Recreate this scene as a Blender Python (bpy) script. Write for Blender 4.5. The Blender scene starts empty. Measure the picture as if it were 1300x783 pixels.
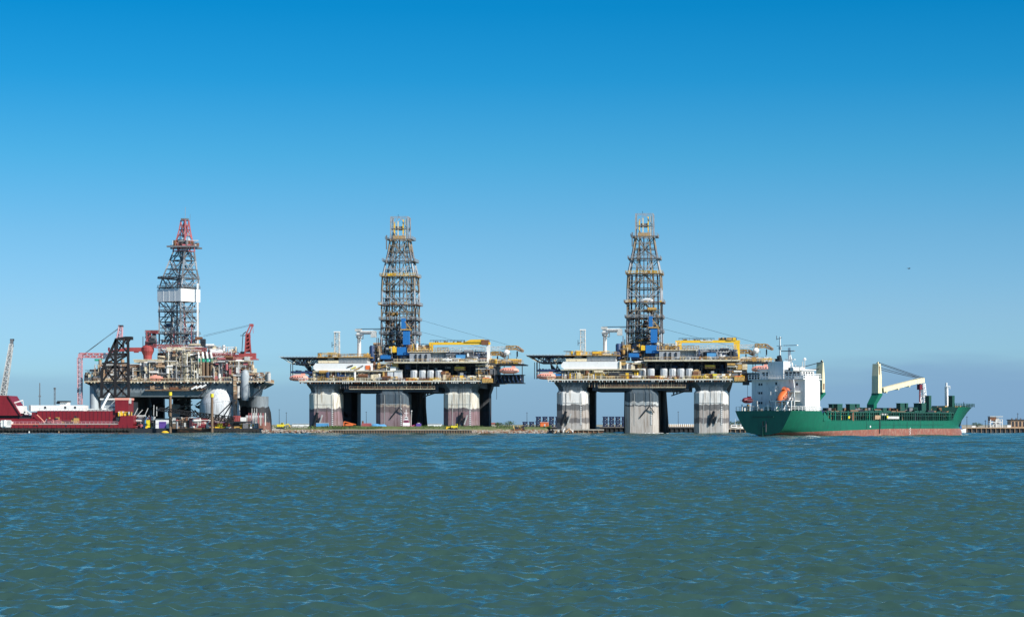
import bpy, math, random
import numpy as np
from mathutils import Vector, Matrix
R = math.radians
random.seed(7)
scene = bpy.context.scene
COL = scene.collection
FPX, HC, HY, CX = 2900.0, 3.8, 539.0, 650.0      # survey of the site: focal length in picture units, eye height, horizon row

# ------------------------------------------------------------------ world, sun, camera
SUN_AZ, SUN_EL = R(50), R(38)      # to the right of straight behind the viewer
sdir = Vector((math.sin(SUN_AZ)*math.cos(SUN_EL), -math.cos(SUN_AZ)*math.cos(SUN_EL), math.sin(SUN_EL)))
w = bpy.data.worlds.new("World"); scene.world = w; w.use_nodes = True
nt = w.node_tree; N = nt.nodes; L = nt.links
bg = N["Background"]
sky = N.new("ShaderNodeTexSky"); sky.sky_type = 'NISHITA'; sky.sun_disc = False
sky.sun_elevation = SUN_EL; sky.sun_rotation = math.atan2(sdir.x, sdir.y)
sky.altitude = 0; sky.air_density = 1.0; sky.dust_density = 0.4; sky.ozone_density = 3.0
tc = N.new("ShaderNodeTexCoord"); sep = N.new("ShaderNodeSeparateXYZ"); L.new(tc.outputs['Generated'], sep.inputs[0])
def wmath(op, a, b=None, c=None):
    n = N.new("ShaderNodeMath"); n.operation = op
    for i, v in enumerate((a, b, c)):
        if v is None: continue
        if isinstance(v, (int, float)): n.inputs[i].default_value = v
        else: L.new(v, n.inputs[i])
    return n.outputs[0]
# clear-air colour by height above the horizon, laid over the physical sky
ramp = N.new("ShaderNodeValToRGB")
SKYRAMP = [(0.0, (0.537, 0.91, 1.41)), (0.0307, (0.537, 0.91, 1.41)), (0.0479, (0.538, 0.874, 1.307)), (0.0821, (0.403, 0.819, 1.172)), (0.1161, (0.209, 0.78, 1.105)), (0.1497, (0.063, 0.692, 1.068)), (0.1811, (0.012, 0.628, 1.019)), (0.40, (0.30, 0.74, 1.02)), (1.0, (0.55, 0.85, 1.0))]
el = ramp.color_ramp.elements
el[0].position = 0; el[0].color = (*SKYRAMP[0][1], 1); el[1].position = 1; el[1].color = (*SKYRAMP[-1][1], 1)
for p, c in SKYRAMP[1:-1]:
    e = el.new(p); e.color = (*c, 1)
hz = sep.outputs['Z']
L.new(hz, ramp.inputs[0])
mul = N.new("ShaderNodeMix"); mul.data_type = 'RGBA'; mul.blend_type = 'MULTIPLY'; mul.inputs['Factor'].default_value = 1
L.new(sky.outputs[0], mul.inputs['A']); L.new(ramp.outputs[0], mul.inputs['B'])
# low grey-blue cloud bank along the horizon
mp = N.new("ShaderNodeMapping"); mp.inputs['Scale'].default_value = (7, 7, 60); L.new(tc.outputs['Generated'], mp.inputs[0])
nz = N.new("ShaderNodeTexNoise"); nz.inputs['Scale'].default_value = 1.0; nz.inputs['Detail'].default_value = 4; L.new(mp.outputs[0], nz.inputs['Vector'])
top = wmath('MULTIPLY_ADD', nz.outputs['Fac'], 0.030, 0.008)
topx = wmath('MULTIPLY_ADD', sep.outputs['X'], 0.004, top)
d = wmath('SUBTRACT', topx, sep.outputs['Z'])
mr = N.new("ShaderNodeMapRange"); mr.interpolation_type = 'SMOOTHSTEP'
mr.inputs['From Min'].default_value = -0.006; mr.inputs['From Max'].default_value = 0.008; mr.inputs['To Max'].default_value = 0.75
L.new(d, mr.inputs['Value'])
cb = N.new("ShaderNodeMix"); cb.data_type = 'RGBA'; L.new(wmath('MULTIPLY', mr.outputs[0], wmath('MINIMUM', wmath('MAXIMUM', wmath('MULTIPLY_ADD', sep.outputs['X'], 1.5, .80), .45), 1.25)), cb.inputs['Factor'])
L.new(mul.outputs['Result'], cb.inputs['A']); cb.inputs['B'].default_value = (2.1, 3.75, 5.95, 1)
L.new(cb.outputs['Result'], bg.inputs['Color']); bg.inputs['Strength'].default_value = 0.076
CB = cb

sl = bpy.data.lights.new("sun", 'SUN'); sl.energy = 4.7; sl.angle = R(0.53); sl.color = (1.0, 0.95, 0.87)
so = bpy.data.objects.new("sun", sl); COL.objects.link(so); so.rotation_euler = sdir.to_track_quat('Z', 'Y').to_euler(); so.location = (200, 0, 300)

cam = bpy.data.cameras.new("camera"); co = bpy.data.objects.new("camera", cam); COL.objects.link(co)
co.location = (0, 0, HC); co.rotation_euler = (R(90), 0, 0)
cam.sensor_width = 36; cam.lens = FPX/1300*36; cam.shift_y = (HY-391.5)/1300; cam.clip_start = 1; cam.clip_end = 60000
scene.camera = co
scene.view_settings.view_transform = 'Standard'; scene.view_settings.look = 'None'; scene.view_settings.gamma = 1
scene.view_settings.exposure = 0.4
scene.cycles.max_bounces = 6; scene.cycles.sample_clamp_indirect = 5

# ------------------------------------------------------------------ materials
M = {}
def paint(key, col, rough=.55, rust=.0, dirt=.25, scale=.35, metal=0, rcol=(.16, .065, .03), streak=.18, dcol=None):
    """weathered paint: tonal variation, grime and rust runs stretched down the face"""
    m = bpy.data.materials.new(key); m.use_nodes = True; t = m.node_tree; n = t.nodes; l = t.links
    b = n["Principled BSDF"]; b.inputs['Roughness'].default_value = rough; b.inputs['Metallic'].default_value = metal
    c = n.new("ShaderNodeTexCoord"); mp = n.new("ShaderNodeMapping"); l.new(c.outputs['Object'], mp.inputs[0])
    mp.inputs['Scale'].default_value = (scale, scale, scale*streak)
    a = n.new("ShaderNodeTexNoise"); a.inputs['Detail'].default_value = 6; a.inputs['Roughness'].default_value = .65; a.inputs['Scale'].default_value = 2; l.new(mp.outputs[0], a.inputs['Vector'])
    r1 = n.new("ShaderNodeValToRGB"); r1.color_ramp.elements[0].position = .42; r1.color_ramp.elements[1].position = .68
    l.new(a.outputs['Fac'], r1.inputs[0])
    x = n.new("ShaderNodeMix"); x.data_type = 'RGBA'; x.inputs['A'].default_value = (*col, 1)
    dc = dcol or tuple(v*.45 for v in col); x.inputs['B'].default_value = (*dc, 1)
    mu = n.new("ShaderNodeMath"); mu.operation = 'MULTIPLY'; mu.inputs[1].default_value = dirt; l.new(r1.outputs[0], mu.inputs[0]); l.new(mu.outputs[0], x.inputs['Factor'])
    out = x.outputs['Result']
    if rust > 0:
        b2 = n.new("ShaderNodeTexNoise"); b2.inputs['Detail'].default_value = 8; b2.inputs['Roughness'].default_value = .7; b2.inputs['Scale'].default_value = 3.1
        mp2 = n.new("ShaderNodeMapping"); l.new(c.outputs['Object'], mp2.inputs[0]); mp2.inputs['Scale'].default_value = (scale*1.3, scale*1.3, scale*.4); mp2.inputs['Location'].default_value = (31, 7, 3)
        l.new(mp2.outputs[0], b2.inputs['Vector'])
        r2 = n.new("ShaderNodeValToRGB"); r2.color_ramp.elements[0].position = .66-.28*rust; r2.color_ramp.elements[1].position = .76-.2*rust; l.new(b2.outputs['Fac'], r2.inputs[0])
        y = n.new("ShaderNodeMix"); y.data_type = 'RGBA'; l.new(r2.outputs[0], y.inputs['Factor']); l.new(out, y.inputs['A']); y.inputs['B'].default_value = (*rcol, 1)
        out = y.outputs['Result']
    l.new(out, b.inputs['Base Color'])
    M[key] = m; return m
paint('white', (.78, .77, .73), rust=.25, dirt=.35)
paint('clean_white', (.82, .82, .80), rust=.08, dirt=.15)
paint('cream', (.72, .63, .44), rust=.42, dirt=.5, scale=.6)
paint('pale', (.55, .56, .54), rust=.35, dirt=.45, scale=.5)
paint('yellow', (.85, .52, .03), rust=.12, dirt=.2)
paint('ochre', (.55, .34, .10), rust=.6, dirt=.5, scale=.7)
paint('rust', (.20, .085, .04), rust=.4, dirt=.5, scale=.8)
paint('dark', (.022, .027, .034), rust=.15, dirt=.3)
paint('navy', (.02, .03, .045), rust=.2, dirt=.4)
paint('steel', (.17, .18, .19), rust=.45, dirt=.5, scale=.6)
paint('lightsteel', (.34, .36, .38), rust=.35, dirt=.4, scale=.6)
paint('hullgrey', (.085, .12, .15), rust=.25, dirt=.4, scale=.25)
paint('hullpale', (.40, .45, .48), rust=.28, dirt=.45, scale=.25)
paint('blue', (.015, .16, .45), rust=.1, dirt=.25)
paint('deepblue', (.015, .05, .14), rust=.2, dirt=.4)
paint('red', (.36, .065, .062), rust=.2, dirt=.3)
paint('pinkred', (.42, .12, .13), rust=.2, dirt=.35, scale=.5)
paint('dredgered', (.21, .011, .019), rust=.06, dirt=.35, rough=.45)
paint('darkred', (.16, .012, .025), rust=.2, dirt=.35)
paint('faded', (.85, .34, .25), rust=.1, dirt=.35, scale=.6, dcol=(.6, .42, .36))
paint('warmsteel', (.24, .19, .13), rust=.35, dirt=.4, scale=.8)
paint('navyblue', (.012, .028, .085), dirt=.3)
paint('palepink', (.55, .30, .34), dirt=.5, scale=1.2, dcol=(.6, .5, .5))
paint('black', (.008, .008, .010), dirt=.1, rough=.8)
paint('hullmid', (.22, .27, .30), rust=.28, dirt=.45, scale=.25)
paint('orange', (.80, .17, .04), rust=.05, dirt=.25)
paint('tank', (.62, .64, .65), rust=.1, dirt=.35, scale=.8)
paint('tan', (.42, .28, .17), rust=.4, dirt=.4, scale=.7)
paint('green', (.006, .135, .078), rust=.10, dirt=.6, scale=.45, dcol=(.008, .085, .055), rough=.45, streak=.25, rcol=(.07, .11, .06))
paint('darkgreen', (.012, .075, .055), rust=.25, dirt=.4, scale=.5)
paint('boot', (.27, .085, .058), rust=.62, dirt=.8, scale=.5, dcol=(.20, .10, .08), rcol=(.36, .21, .155), streak=.35)
paint('craneyellow', (.80, .71, .45), rust=.22, dirt=.35, scale=.5)
paint('capgreen', (.03, .35, .22), dirt=.2)
paint('purple', (.12, .06, .32), dirt=.2)
paint('magenta', (.45, .05, .16), dirt=.3)
paint('brightyellow', (.75, .62, .03), dirt=.2)
paint('skyblue', (.10, .33, .60), dirt=.3)
paint('concrete', (.36, .33, .28), rust=.15, dirt=.5)
paint('rubber', (.018, .018, .018), dirt=.6, dcol=(.05, .045, .04), rough=.85)
paint('wood', (.20, .13, .08), dirt=.6, scale=.8)
paint('bark', (.09, .065, .045), dirt=.5)
paint('paleroof', (.30, .11, .08), dirt=.4)
def banded(key, bands, streakcol):
    """steel shell painted in bands by height with ragged edges and vertical runs"""
    m = bpy.data.materials.new(key); m.use_nodes = True; t = m.node_tree; n = t.nodes; l = t.links
    b = n["Principled BSDF"]; b.inputs['Roughness'].default_value = .65
    c = n.new("ShaderNodeTexCoord"); sp = n.new("ShaderNodeSeparateXYZ"); l.new(c.outputs['Object'], sp.inputs[0])
    nz = n.new("ShaderNodeTexNoise"); nz.inputs['Scale'].default_value = .5; nz.inputs['Detail'].default_value = 6; l.new(c.outputs['Object'], nz.inputs['Vector'])
    ad = n.new("ShaderNodeMath"); ad.operation = 'MULTIPLY_ADD'; ad.inputs[1].default_value = 3.0; l.new(nz.outputs['Fac'], ad.inputs[0]); l.new(sp.outputs['Z'], ad.inputs[2])
    dv = n.new("ShaderNodeMath"); dv.operation = 'MULTIPLY_ADD'; dv.inputs[1].default_value = 1/24; dv.inputs[2].default_value = -1.5/24; l.new(ad.outputs[0], dv.inputs[0])
    r = n.new("ShaderNodeValToRGB"); r.color_ramp.interpolation = 'LINEAR'; e = r.color_ramp.elements
    e[0].position = 0; e[0].color = (*bands[0][1], 1)
    last = bands[0][1]; e.remove(e[1])
    for z, cc in bands[1:]:
        q = e.new(max(z/24-.008, 0.001)); q.color = (*last, 1); q = e.new(min(z/24+.008, 1)); q.color = (*cc, 1); last = cc
    l.new(dv.outputs[0], r.inputs[0])
    mp = n.new("ShaderNodeMapping"); mp.inputs['Scale'].default_value = (.9, .9, .06); l.new(c.outputs['Object'], mp.inputs[0])
    n2 = n.new("ShaderNodeTexNoise"); n2.inputs['Scale'].default_value = 1.5; n2.inputs['Detail'].default_value = 7; n2.inputs['Roughness'].default_value = .7; l.new(mp.outputs[0], n2.inputs['Vector'])
    r2 = n.new("ShaderNodeValToRGB"); r2.color_ramp.elements[0].position = .46; r2.color_ramp.elements[1].position = .66; r2.color_ramp.elements[1].color = (1, 1, 1, 1); l.new(n2.outputs['Fac'], r2.inputs[0])
    x = n.new("ShaderNodeMix"); x.data_type = 'RGBA'; x.blend_type = 'MULTIPLY'; l.new(r2.outputs[0], x.inputs['Factor']); l.new(r.outputs[0], x.inputs['A']); x.inputs['B'].default_value = (*[v/max(streakcol)*.5 for v in streakcol], 1)
    # scattered pale marine growth and scrapes
    n3 = n.new("ShaderNodeTexNoise"); n3.inputs['Scale'].default_value = 1.1; n3.inputs['Detail'].default_value = 9; n3.inputs['Roughness'].default_value = .8; l.new(c.outputs['Object'], n3.inputs['Vector'])
    r3 = n.new("ShaderNodeValToRGB"); r3.color_ramp.elements[0].position = .58; r3.color_ramp.elements[1].position = .7; r3.color_ramp.elements[1].color = (.8, .8, .8, 1); l.new(n3.outputs['Fac'], r3.inputs[0])
    y = n.new("ShaderNodeMix"); y.data_type = 'RGBA'; lo = n.new("ShaderNodeMapRange"); lo.inputs['From Min'].default_value = 13; lo.inputs['From Max'].default_value = 10; l.new(sp.outputs['Z'], lo.inputs['Value']); mm = n.new("ShaderNodeMath"); mm.operation = 'MULTIPLY'; l.new(r3.outputs[0], mm.inputs[0]); l.new(lo.outputs[0], mm.inputs[1]); l.new(mm.outputs[0], y.inputs['Factor']); l.new(x.outputs['Result'], y.inputs['A']); y.inputs['B'].default_value = (.50, .46, .42, 1)
    l.new(y.outputs['Result'], b.inputs['Base Color']); M[key] = m
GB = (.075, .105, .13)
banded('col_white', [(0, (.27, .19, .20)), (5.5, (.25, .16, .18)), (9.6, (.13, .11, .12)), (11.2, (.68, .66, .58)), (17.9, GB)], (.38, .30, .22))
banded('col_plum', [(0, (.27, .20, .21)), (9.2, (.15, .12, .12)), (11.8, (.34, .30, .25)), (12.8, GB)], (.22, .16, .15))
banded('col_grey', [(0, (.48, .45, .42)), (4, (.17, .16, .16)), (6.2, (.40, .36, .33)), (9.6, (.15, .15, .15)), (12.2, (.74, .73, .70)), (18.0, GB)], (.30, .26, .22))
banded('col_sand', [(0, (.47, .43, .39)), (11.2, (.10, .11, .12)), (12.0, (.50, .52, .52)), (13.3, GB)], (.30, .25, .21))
banded('col_dark', [(0, (.06, .045, .05)), (10, (.03, .035, .04))], (.05, .04, .04))  # near black: shade under the decks put into the rear columns' colour
banded('col_shade', [(0, (.20, .09, .07)), (5, (.03, .03, .035)), (12.5, (.22, .26, .29))], (.2, .2, .2))  # black middle band paints in the shade below the deck
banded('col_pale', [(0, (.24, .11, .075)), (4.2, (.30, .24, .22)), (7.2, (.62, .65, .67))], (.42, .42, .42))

# ------------------------------------------------------------------ mesh builder
class MB:
    def __init__(s): s.v = []; s.f = []; s.m = []; s.mats = []; s.pr = []
    def mi(s, k):
        if k not in s.mats: s.mats.append(k)
        return s.mats.index(k)
    def add(s, vs, fs, k):
        s.pr.append((len(s.v), len(s.f))); o = len(s.v); i = s.mi(k); s.v += [tuple(p) for p in vs]
        for f in fs: s.f.append(tuple(o+q for q in f)); s.m.append(i)
    def box(s, x0, x1, y0, y1, z0, z1, k):
        if x0 > x1: x0, x1 = x1, x0
        if y0 > y1: y0, y1 = y1, y0
        if z0 > z1: z0, z1 = z1, z0
        s.add([(x0,y0,z0),(x1,y0,z0),(x1,y1,z0),(x0,y1,z0),(x0,y0,z1),(x1,y0,z1),(x1,y1,z1),(x0,y1,z1)],
              [(0,3,2,1),(4,5,6,7),(0,1,5,4),(1,2,6,5),(2,3,7,6),(3,0,4,7)], k)
    def bar(s, p, q, w, k, h=None):
        p = Vector(p); q = Vector(q); a = q-p
        if a.length < 1e-6: return
        a.normalize(); u = a.cross(Vector((0,0,1)))
        if u.length < 1e-3: u = Vector((1,0,0))
        u.normalize(); n = a.cross(u); u *= w/2; n *= (h or w)/2
        s.add([p-u-n,p+u-n,p+u+n,p-u+n,q-u-n,q+u-n,q+u+n,q-u+n], [(0,3,2,1),(4,5,6,7),(0,1,5,4),(1,2,6,5),(2,3,7,6),(3,0,4,7)], k)
    def tube(s, p, q, r, k, r2=None, n=12):
        p = Vector(p); q = Vector(q); a = (q-p); 
        if a.length < 1e-6: return
        a.normalize(); u = a.cross(Vector((0,0,1)))
        if u.length < 1e-3: u = Vector((1,0,0))
        u.normalize(); t = a.cross(u); r2 = r if r2 is None else r2
        vs = []
        for c, rr in ((p, r), (q, r2)):
            for i in range(n):
                g = 2*math.pi*i/n; vs.append(c+(u*math.cos(g)+t*math.sin(g))*rr)
        fs = [(i, (i+1) % n, n+(i+1) % n, n+i) for i in range(n)] + [tuple(range(n))[::-1], tuple(range(n, 2*n))]
        s.add(vs, fs, k)
    def rings(s, rings, k, cap=True):
        """loft through equal-length rings; k may be a list giving a key per band"""
        s.pr.append((len(s.v), len(s.f))); o = len(s.v); n = len(rings[0])
        for r in rings: s.v += [tuple(p) for p in r]
        for j in range(len(rings)-1):
            i0 = s.mi(k[j] if isinstance(k, list) else k)
            for i in range(n):
                s.f.append((o+j*n+i, o+j*n+(i+1) % n, o+(j+1)*n+(i+1) % n, o+(j+1)*n+i)); s.m.append(i0)
        if cap:
            s.f.append(tuple(o+i for i in range(n))[::-1]); s.m.append(s.mi(k[0] if isinstance(k, list) else k))
            b = o+(len(rings)-1)*n; s.f.append(tuple(b+i for i in range(n))); s.m.append(s.mi(k[-1] if isinstance(k, list) else k))
    def lathe(s, cx, cy, prof, k, n=20):
        s.rings([[(cx+r*math.cos(2*math.pi*i/n), cy+r*math.sin(2*math.pi*i/n), z) for i in range(n)] for r, z in prof], k)
    def prism(s, pts, y0, y1, k):
        """outline in x,z given thickness in y"""
        n = len(pts); vs = [(x, y0, z) for x, z in pts]+[(x, y1, z) for x, z in pts]
        s.add(vs, [tuple(range(n)), tuple(range(n, 2*n))[::-1]]+[(i, n+i, n+(i+1) % n, (i+1) % n) for i in range(n)], k)
    def truss(s, p, q, w, h, n, t, k, w2=None, h2=None, tb=None):
        p = Vector(p); q = Vector(q); a = (q-p).normalized(); u = a.cross(Vector((0,0,1)))
        if u.length < 1e-3: u = Vector((0,1,0))
        u.normalize(); v = u.cross(a); w2 = w if w2 is None else w2; h2 = h if h2 is None else h2; tb = tb or t*.6
        P = []
        for i in range(n+1):
            f = i/n; c = p.lerp(q, f); ww = (w+(w2-w)*f)/2; hh = (h+(h2-h)*f)/2
            P.append([c-u*ww-v*hh, c+u*ww-v*hh, c+u*ww+v*hh, c-u*ww+v*hh])
        for j in range(4):
            s.bar(P[0][j], P[n][j], t, k)
        for i in range(n+1):
            for j in range(4): s.bar(P[i][j], P[i][(j+1) % 4], tb, k)
            if i < n:
                for j in range(4):
                    j2 = (j+1) % 4
                    if i % 2: s.bar(P[i][j], P[i+1][j2], tb, k)
                    else: s.bar(P[i][j2], P[i+1][j], tb, k)
    def rail(s, p, q, k, h=1.1, step=1.8, t=.13):
        p = Vector(p); q = Vector(q); n = max(1, int((q-p).length/step)); up = Vector((0,0,h))
        s.bar(p+up, q+up, t, k); s.bar(p+up*.5, q+up*.5, t*.8, k)
        for i in range(n+1):
            c = p.lerp(q, i/n); s.bar(c, c+up, t, k)
    def build(s, name, parent=None, smooth=False, loc=None):
        me = bpy.data.meshes.new(name); me.from_pydata(s.v, [], s.f)
        for k in s.mats: me.materials.append(M[k])
        me.polygons.foreach_set('material_index', s.m)
        if smooth: me.polygons.foreach_set('use_smooth', [True]*len(s.f))
        me.update(); o = bpy.data.objects.new(name, me); COL.objects.link(o)
        if parent is not None: o.parent = parent
        if loc: o.location = loc
        if smooth:
            try:
                me.set_sharp_from_angle(angle=R(38))
            except Exception: pass
        return o
EACH = {'window', 'bridge_window', 'porthole', 'opening', 'brace', 'riser_stack', 'mooring_gear', 'tank_stand', 'drawworks', 'white_fittings', 'stern_rail', 'pontoon', 'grey_tank', 'cabin_block', 'skid', 'exhaust_pipe', 'white_mark'}
_build = MB.build
def build_split(s, name, parent=None, smooth=False, loc=None):
    """parts one can count (windows, braces, pipes) become one object per piece"""
    if name not in EACH or len(s.pr) < 2 or len(s.pr) > 60 or parent is None: return _build(s, name, parent, smooth, loc)
    ends = s.pr[1:]+[(len(s.v), len(s.f))]; o = None
    for (v0, f0), (v1, f1) in zip(s.pr, ends):
        q = MB(); q.mats = s.mats; q.v = s.v[v0:v1]; q.f = [tuple(i-v0 for i in f) for f in s.f[f0:f1]]; q.m = s.m[f0:f1]; o = _build(q, name, parent, smooth, loc)
    return o
MB.build = build_split
def thing(name, label, cat, loc=(0,0,0), rz=0, group=None):
    o = bpy.data.objects.new(name, None); COL.objects.link(o); o.empty_display_size = .5
    o.location = loc; o.rotation_euler = (0, 0, rz); o['label'] = label; o['category'] = cat
    if group: o['group'] = group
    return o
def tag(o, label, cat, group=None):
    o['label'] = label; o['category'] = cat
    if group: o['group'] = group
    return o
def struct(o): o['kind'] = 'structure'; return o

class Frame:
    """measured frame of a thing: its origin stands at D metres, seen in column px; P() gives its own coordinates of a surveyed point at depth d"""
    def __init__(s, px, D, th): s.D = D; s.x0 = (px-CX)/FPX*D; s.th = R(th); s.c = math.cos(s.th); s.s = math.sin(s.th)
    def P(s, px, py, d):
        k = (px-CX)/FPX; u = (k*(s.D+d*s.c)-s.x0+d*s.s)/(s.c-k*s.s); y = s.D+u*s.s+d*s.c
        return Vector((u, d, HC+(HY-py)*y/FPX))
    def box(s, mb, a, b, t, bo, d0, d1, k):
        p = s.P(a, bo, d0); q = s.P(b, t, d0); mb.box(p.x, q.x, d0, d1, p.z, q.z, k)
    def W(s, px, py, d):
        p = s.P(px, py, d); return Vector((s.x0+p.x*s.c-p.y*s.s, s.D+p.x*s.s+p.y*s.c, p.z))
    def cyl(s, mb, pxc, t, bo, d, wpx, k, n=14):
        a = s.P(pxc, bo, d); b = s.P(pxc, t, d); r = wpx/2*(s.D+d)/FPX; mb.tube(a, Vector((a.x, a.y, b.z)), r, k, n=n)
    def bar(s, mb, p, q, w_, k): mb.bar(s.P(*p), s.P(*q), w_, k)

def clutter(fr, mb, a, b, t, bo, d0, d1, n, keys, seed, big=.25):
    """plant packed into a volume: vessels, cabinets, vertical and horizontal pipe runs, ladders"""
    rr = random.Random(seed)
    for i in range(n):
        k = rr.choice(keys); x = rr.uniform(a, b); dd = rr.uniform(d0, d1); y = bo-(bo-t)*rr.random()**1.3; ty = rr.random()
        p = fr.P(x, y, dd); zt = fr.P(x, t, dd).z; zb = fr.P(x, bo, dd).z; xa = fr.P(a, y, dd).x; xb = fr.P(b, y, dd).x
        if ty < big:
            w_ = rr.uniform(.7, 2.6); h_ = min(rr.uniform(.6, 2.8), zt-zb); z0 = max(zb, p.z-h_)
            x0 = min(max(p.x-w_/2, xa), xb-w_); mb.box(x0, x0+w_, dd, dd+rr.uniform(.8, 2), z0, z0+h_, k)
        elif ty < big+.12:
            r = rr.uniform(.4, 1.0); z0 = max(zb, p.z-2.5)
            if rr.random() < .5: mb.tube((p.x, dd, z0), (p.x, dd, min(zt, z0+rr.uniform(1.5, 4))), r, k, n=10)
            else: mb.tube((max(xa, p.x-2), dd, p.z), (min(xb, p.x+2), dd, p.z), r*.8, k, n=10)
        elif ty < big+.42:
            mb.bar((p.x, dd, zb), (p.x, dd, zb+(zt-zb)*rr.uniform(.4, 1)), rr.choice((.14, .2, .3, .42)), k)
        elif ty < big+.66:
            l_ = rr.uniform(1.5, 7); mb.bar((max(xa, p.x-l_), dd, p.z), (min(xb, p.x+l_), dd, p.z), rr.choice((.14, .2, .3)), k)
        elif ty < big+.72:
            l_ = rr.uniform(1.5, 4); mb.bar((max(xa, p.x-l_), dd, p.z), (min(xb, p.x+l_), dd, min(zt, p.z+rr.uniform(-1, 3))), .2, k)
        else:
            l_ = rr.uniform(1.5, 4); mb.rail((max(xa, p.x-l_), dd, min(p.z, zt-1.1)), (min(xb, p.x+l_), dd, min(p.z, zt-1.1)), k, t=.12)

def tower(mb, cx, cy, rot, levels, keys, leg=.5, br=.26, double=True):
    """four-legged lattice mast; levels = [(z, half width, half depth)]"""
    c, s = math.cos(rot), math.sin(rot)
    def pt(hw, hd, z, i, o=0):
        x, y = ((-hw, -hd), (hw, -hd), (hw, hd), (-hw, hd))[i]; return Vector((cx+o+x*c-y*s, cy+x*s+y*c, z))
    for j in range(len(levels)-1):
        z0, w0, d0 = levels[j][:3]; z1, w1, d1 = levels[j+1][:3]; o0 = levels[j][3] if len(levels[j]) > 3 else 0; o1 = levels[j+1][3] if len(levels[j+1]) > 3 else 0; k = keys[j % len(keys)] if isinstance(keys, list) else keys
        for i in range(4):
            a, b = pt(w0, d0, z0, i, o0), pt(w1, d1, z1, i, o1); a2, b2 = pt(w0, d0, z0, (i+1) % 4, o0), pt(w1, d1, z1, (i+1) % 4, o1)
            mb.bar(a, b, leg, k); mb.bar(a, a2, br*1.2, k); mb.bar(b, b2, br*1.2, k)
            m = (a+a2)/2; mt = (b+b2)/2
            if j % 2: mb.bar(a, mt, br, k); mb.bar(a2, mt, br, k)
            else: mb.bar(m, b, br, k); mb.bar(m, b2, br, k)
            if double: mb.bar((a+b)/2, (a2+b2)/2, br*.8, k)
    return pt

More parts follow.
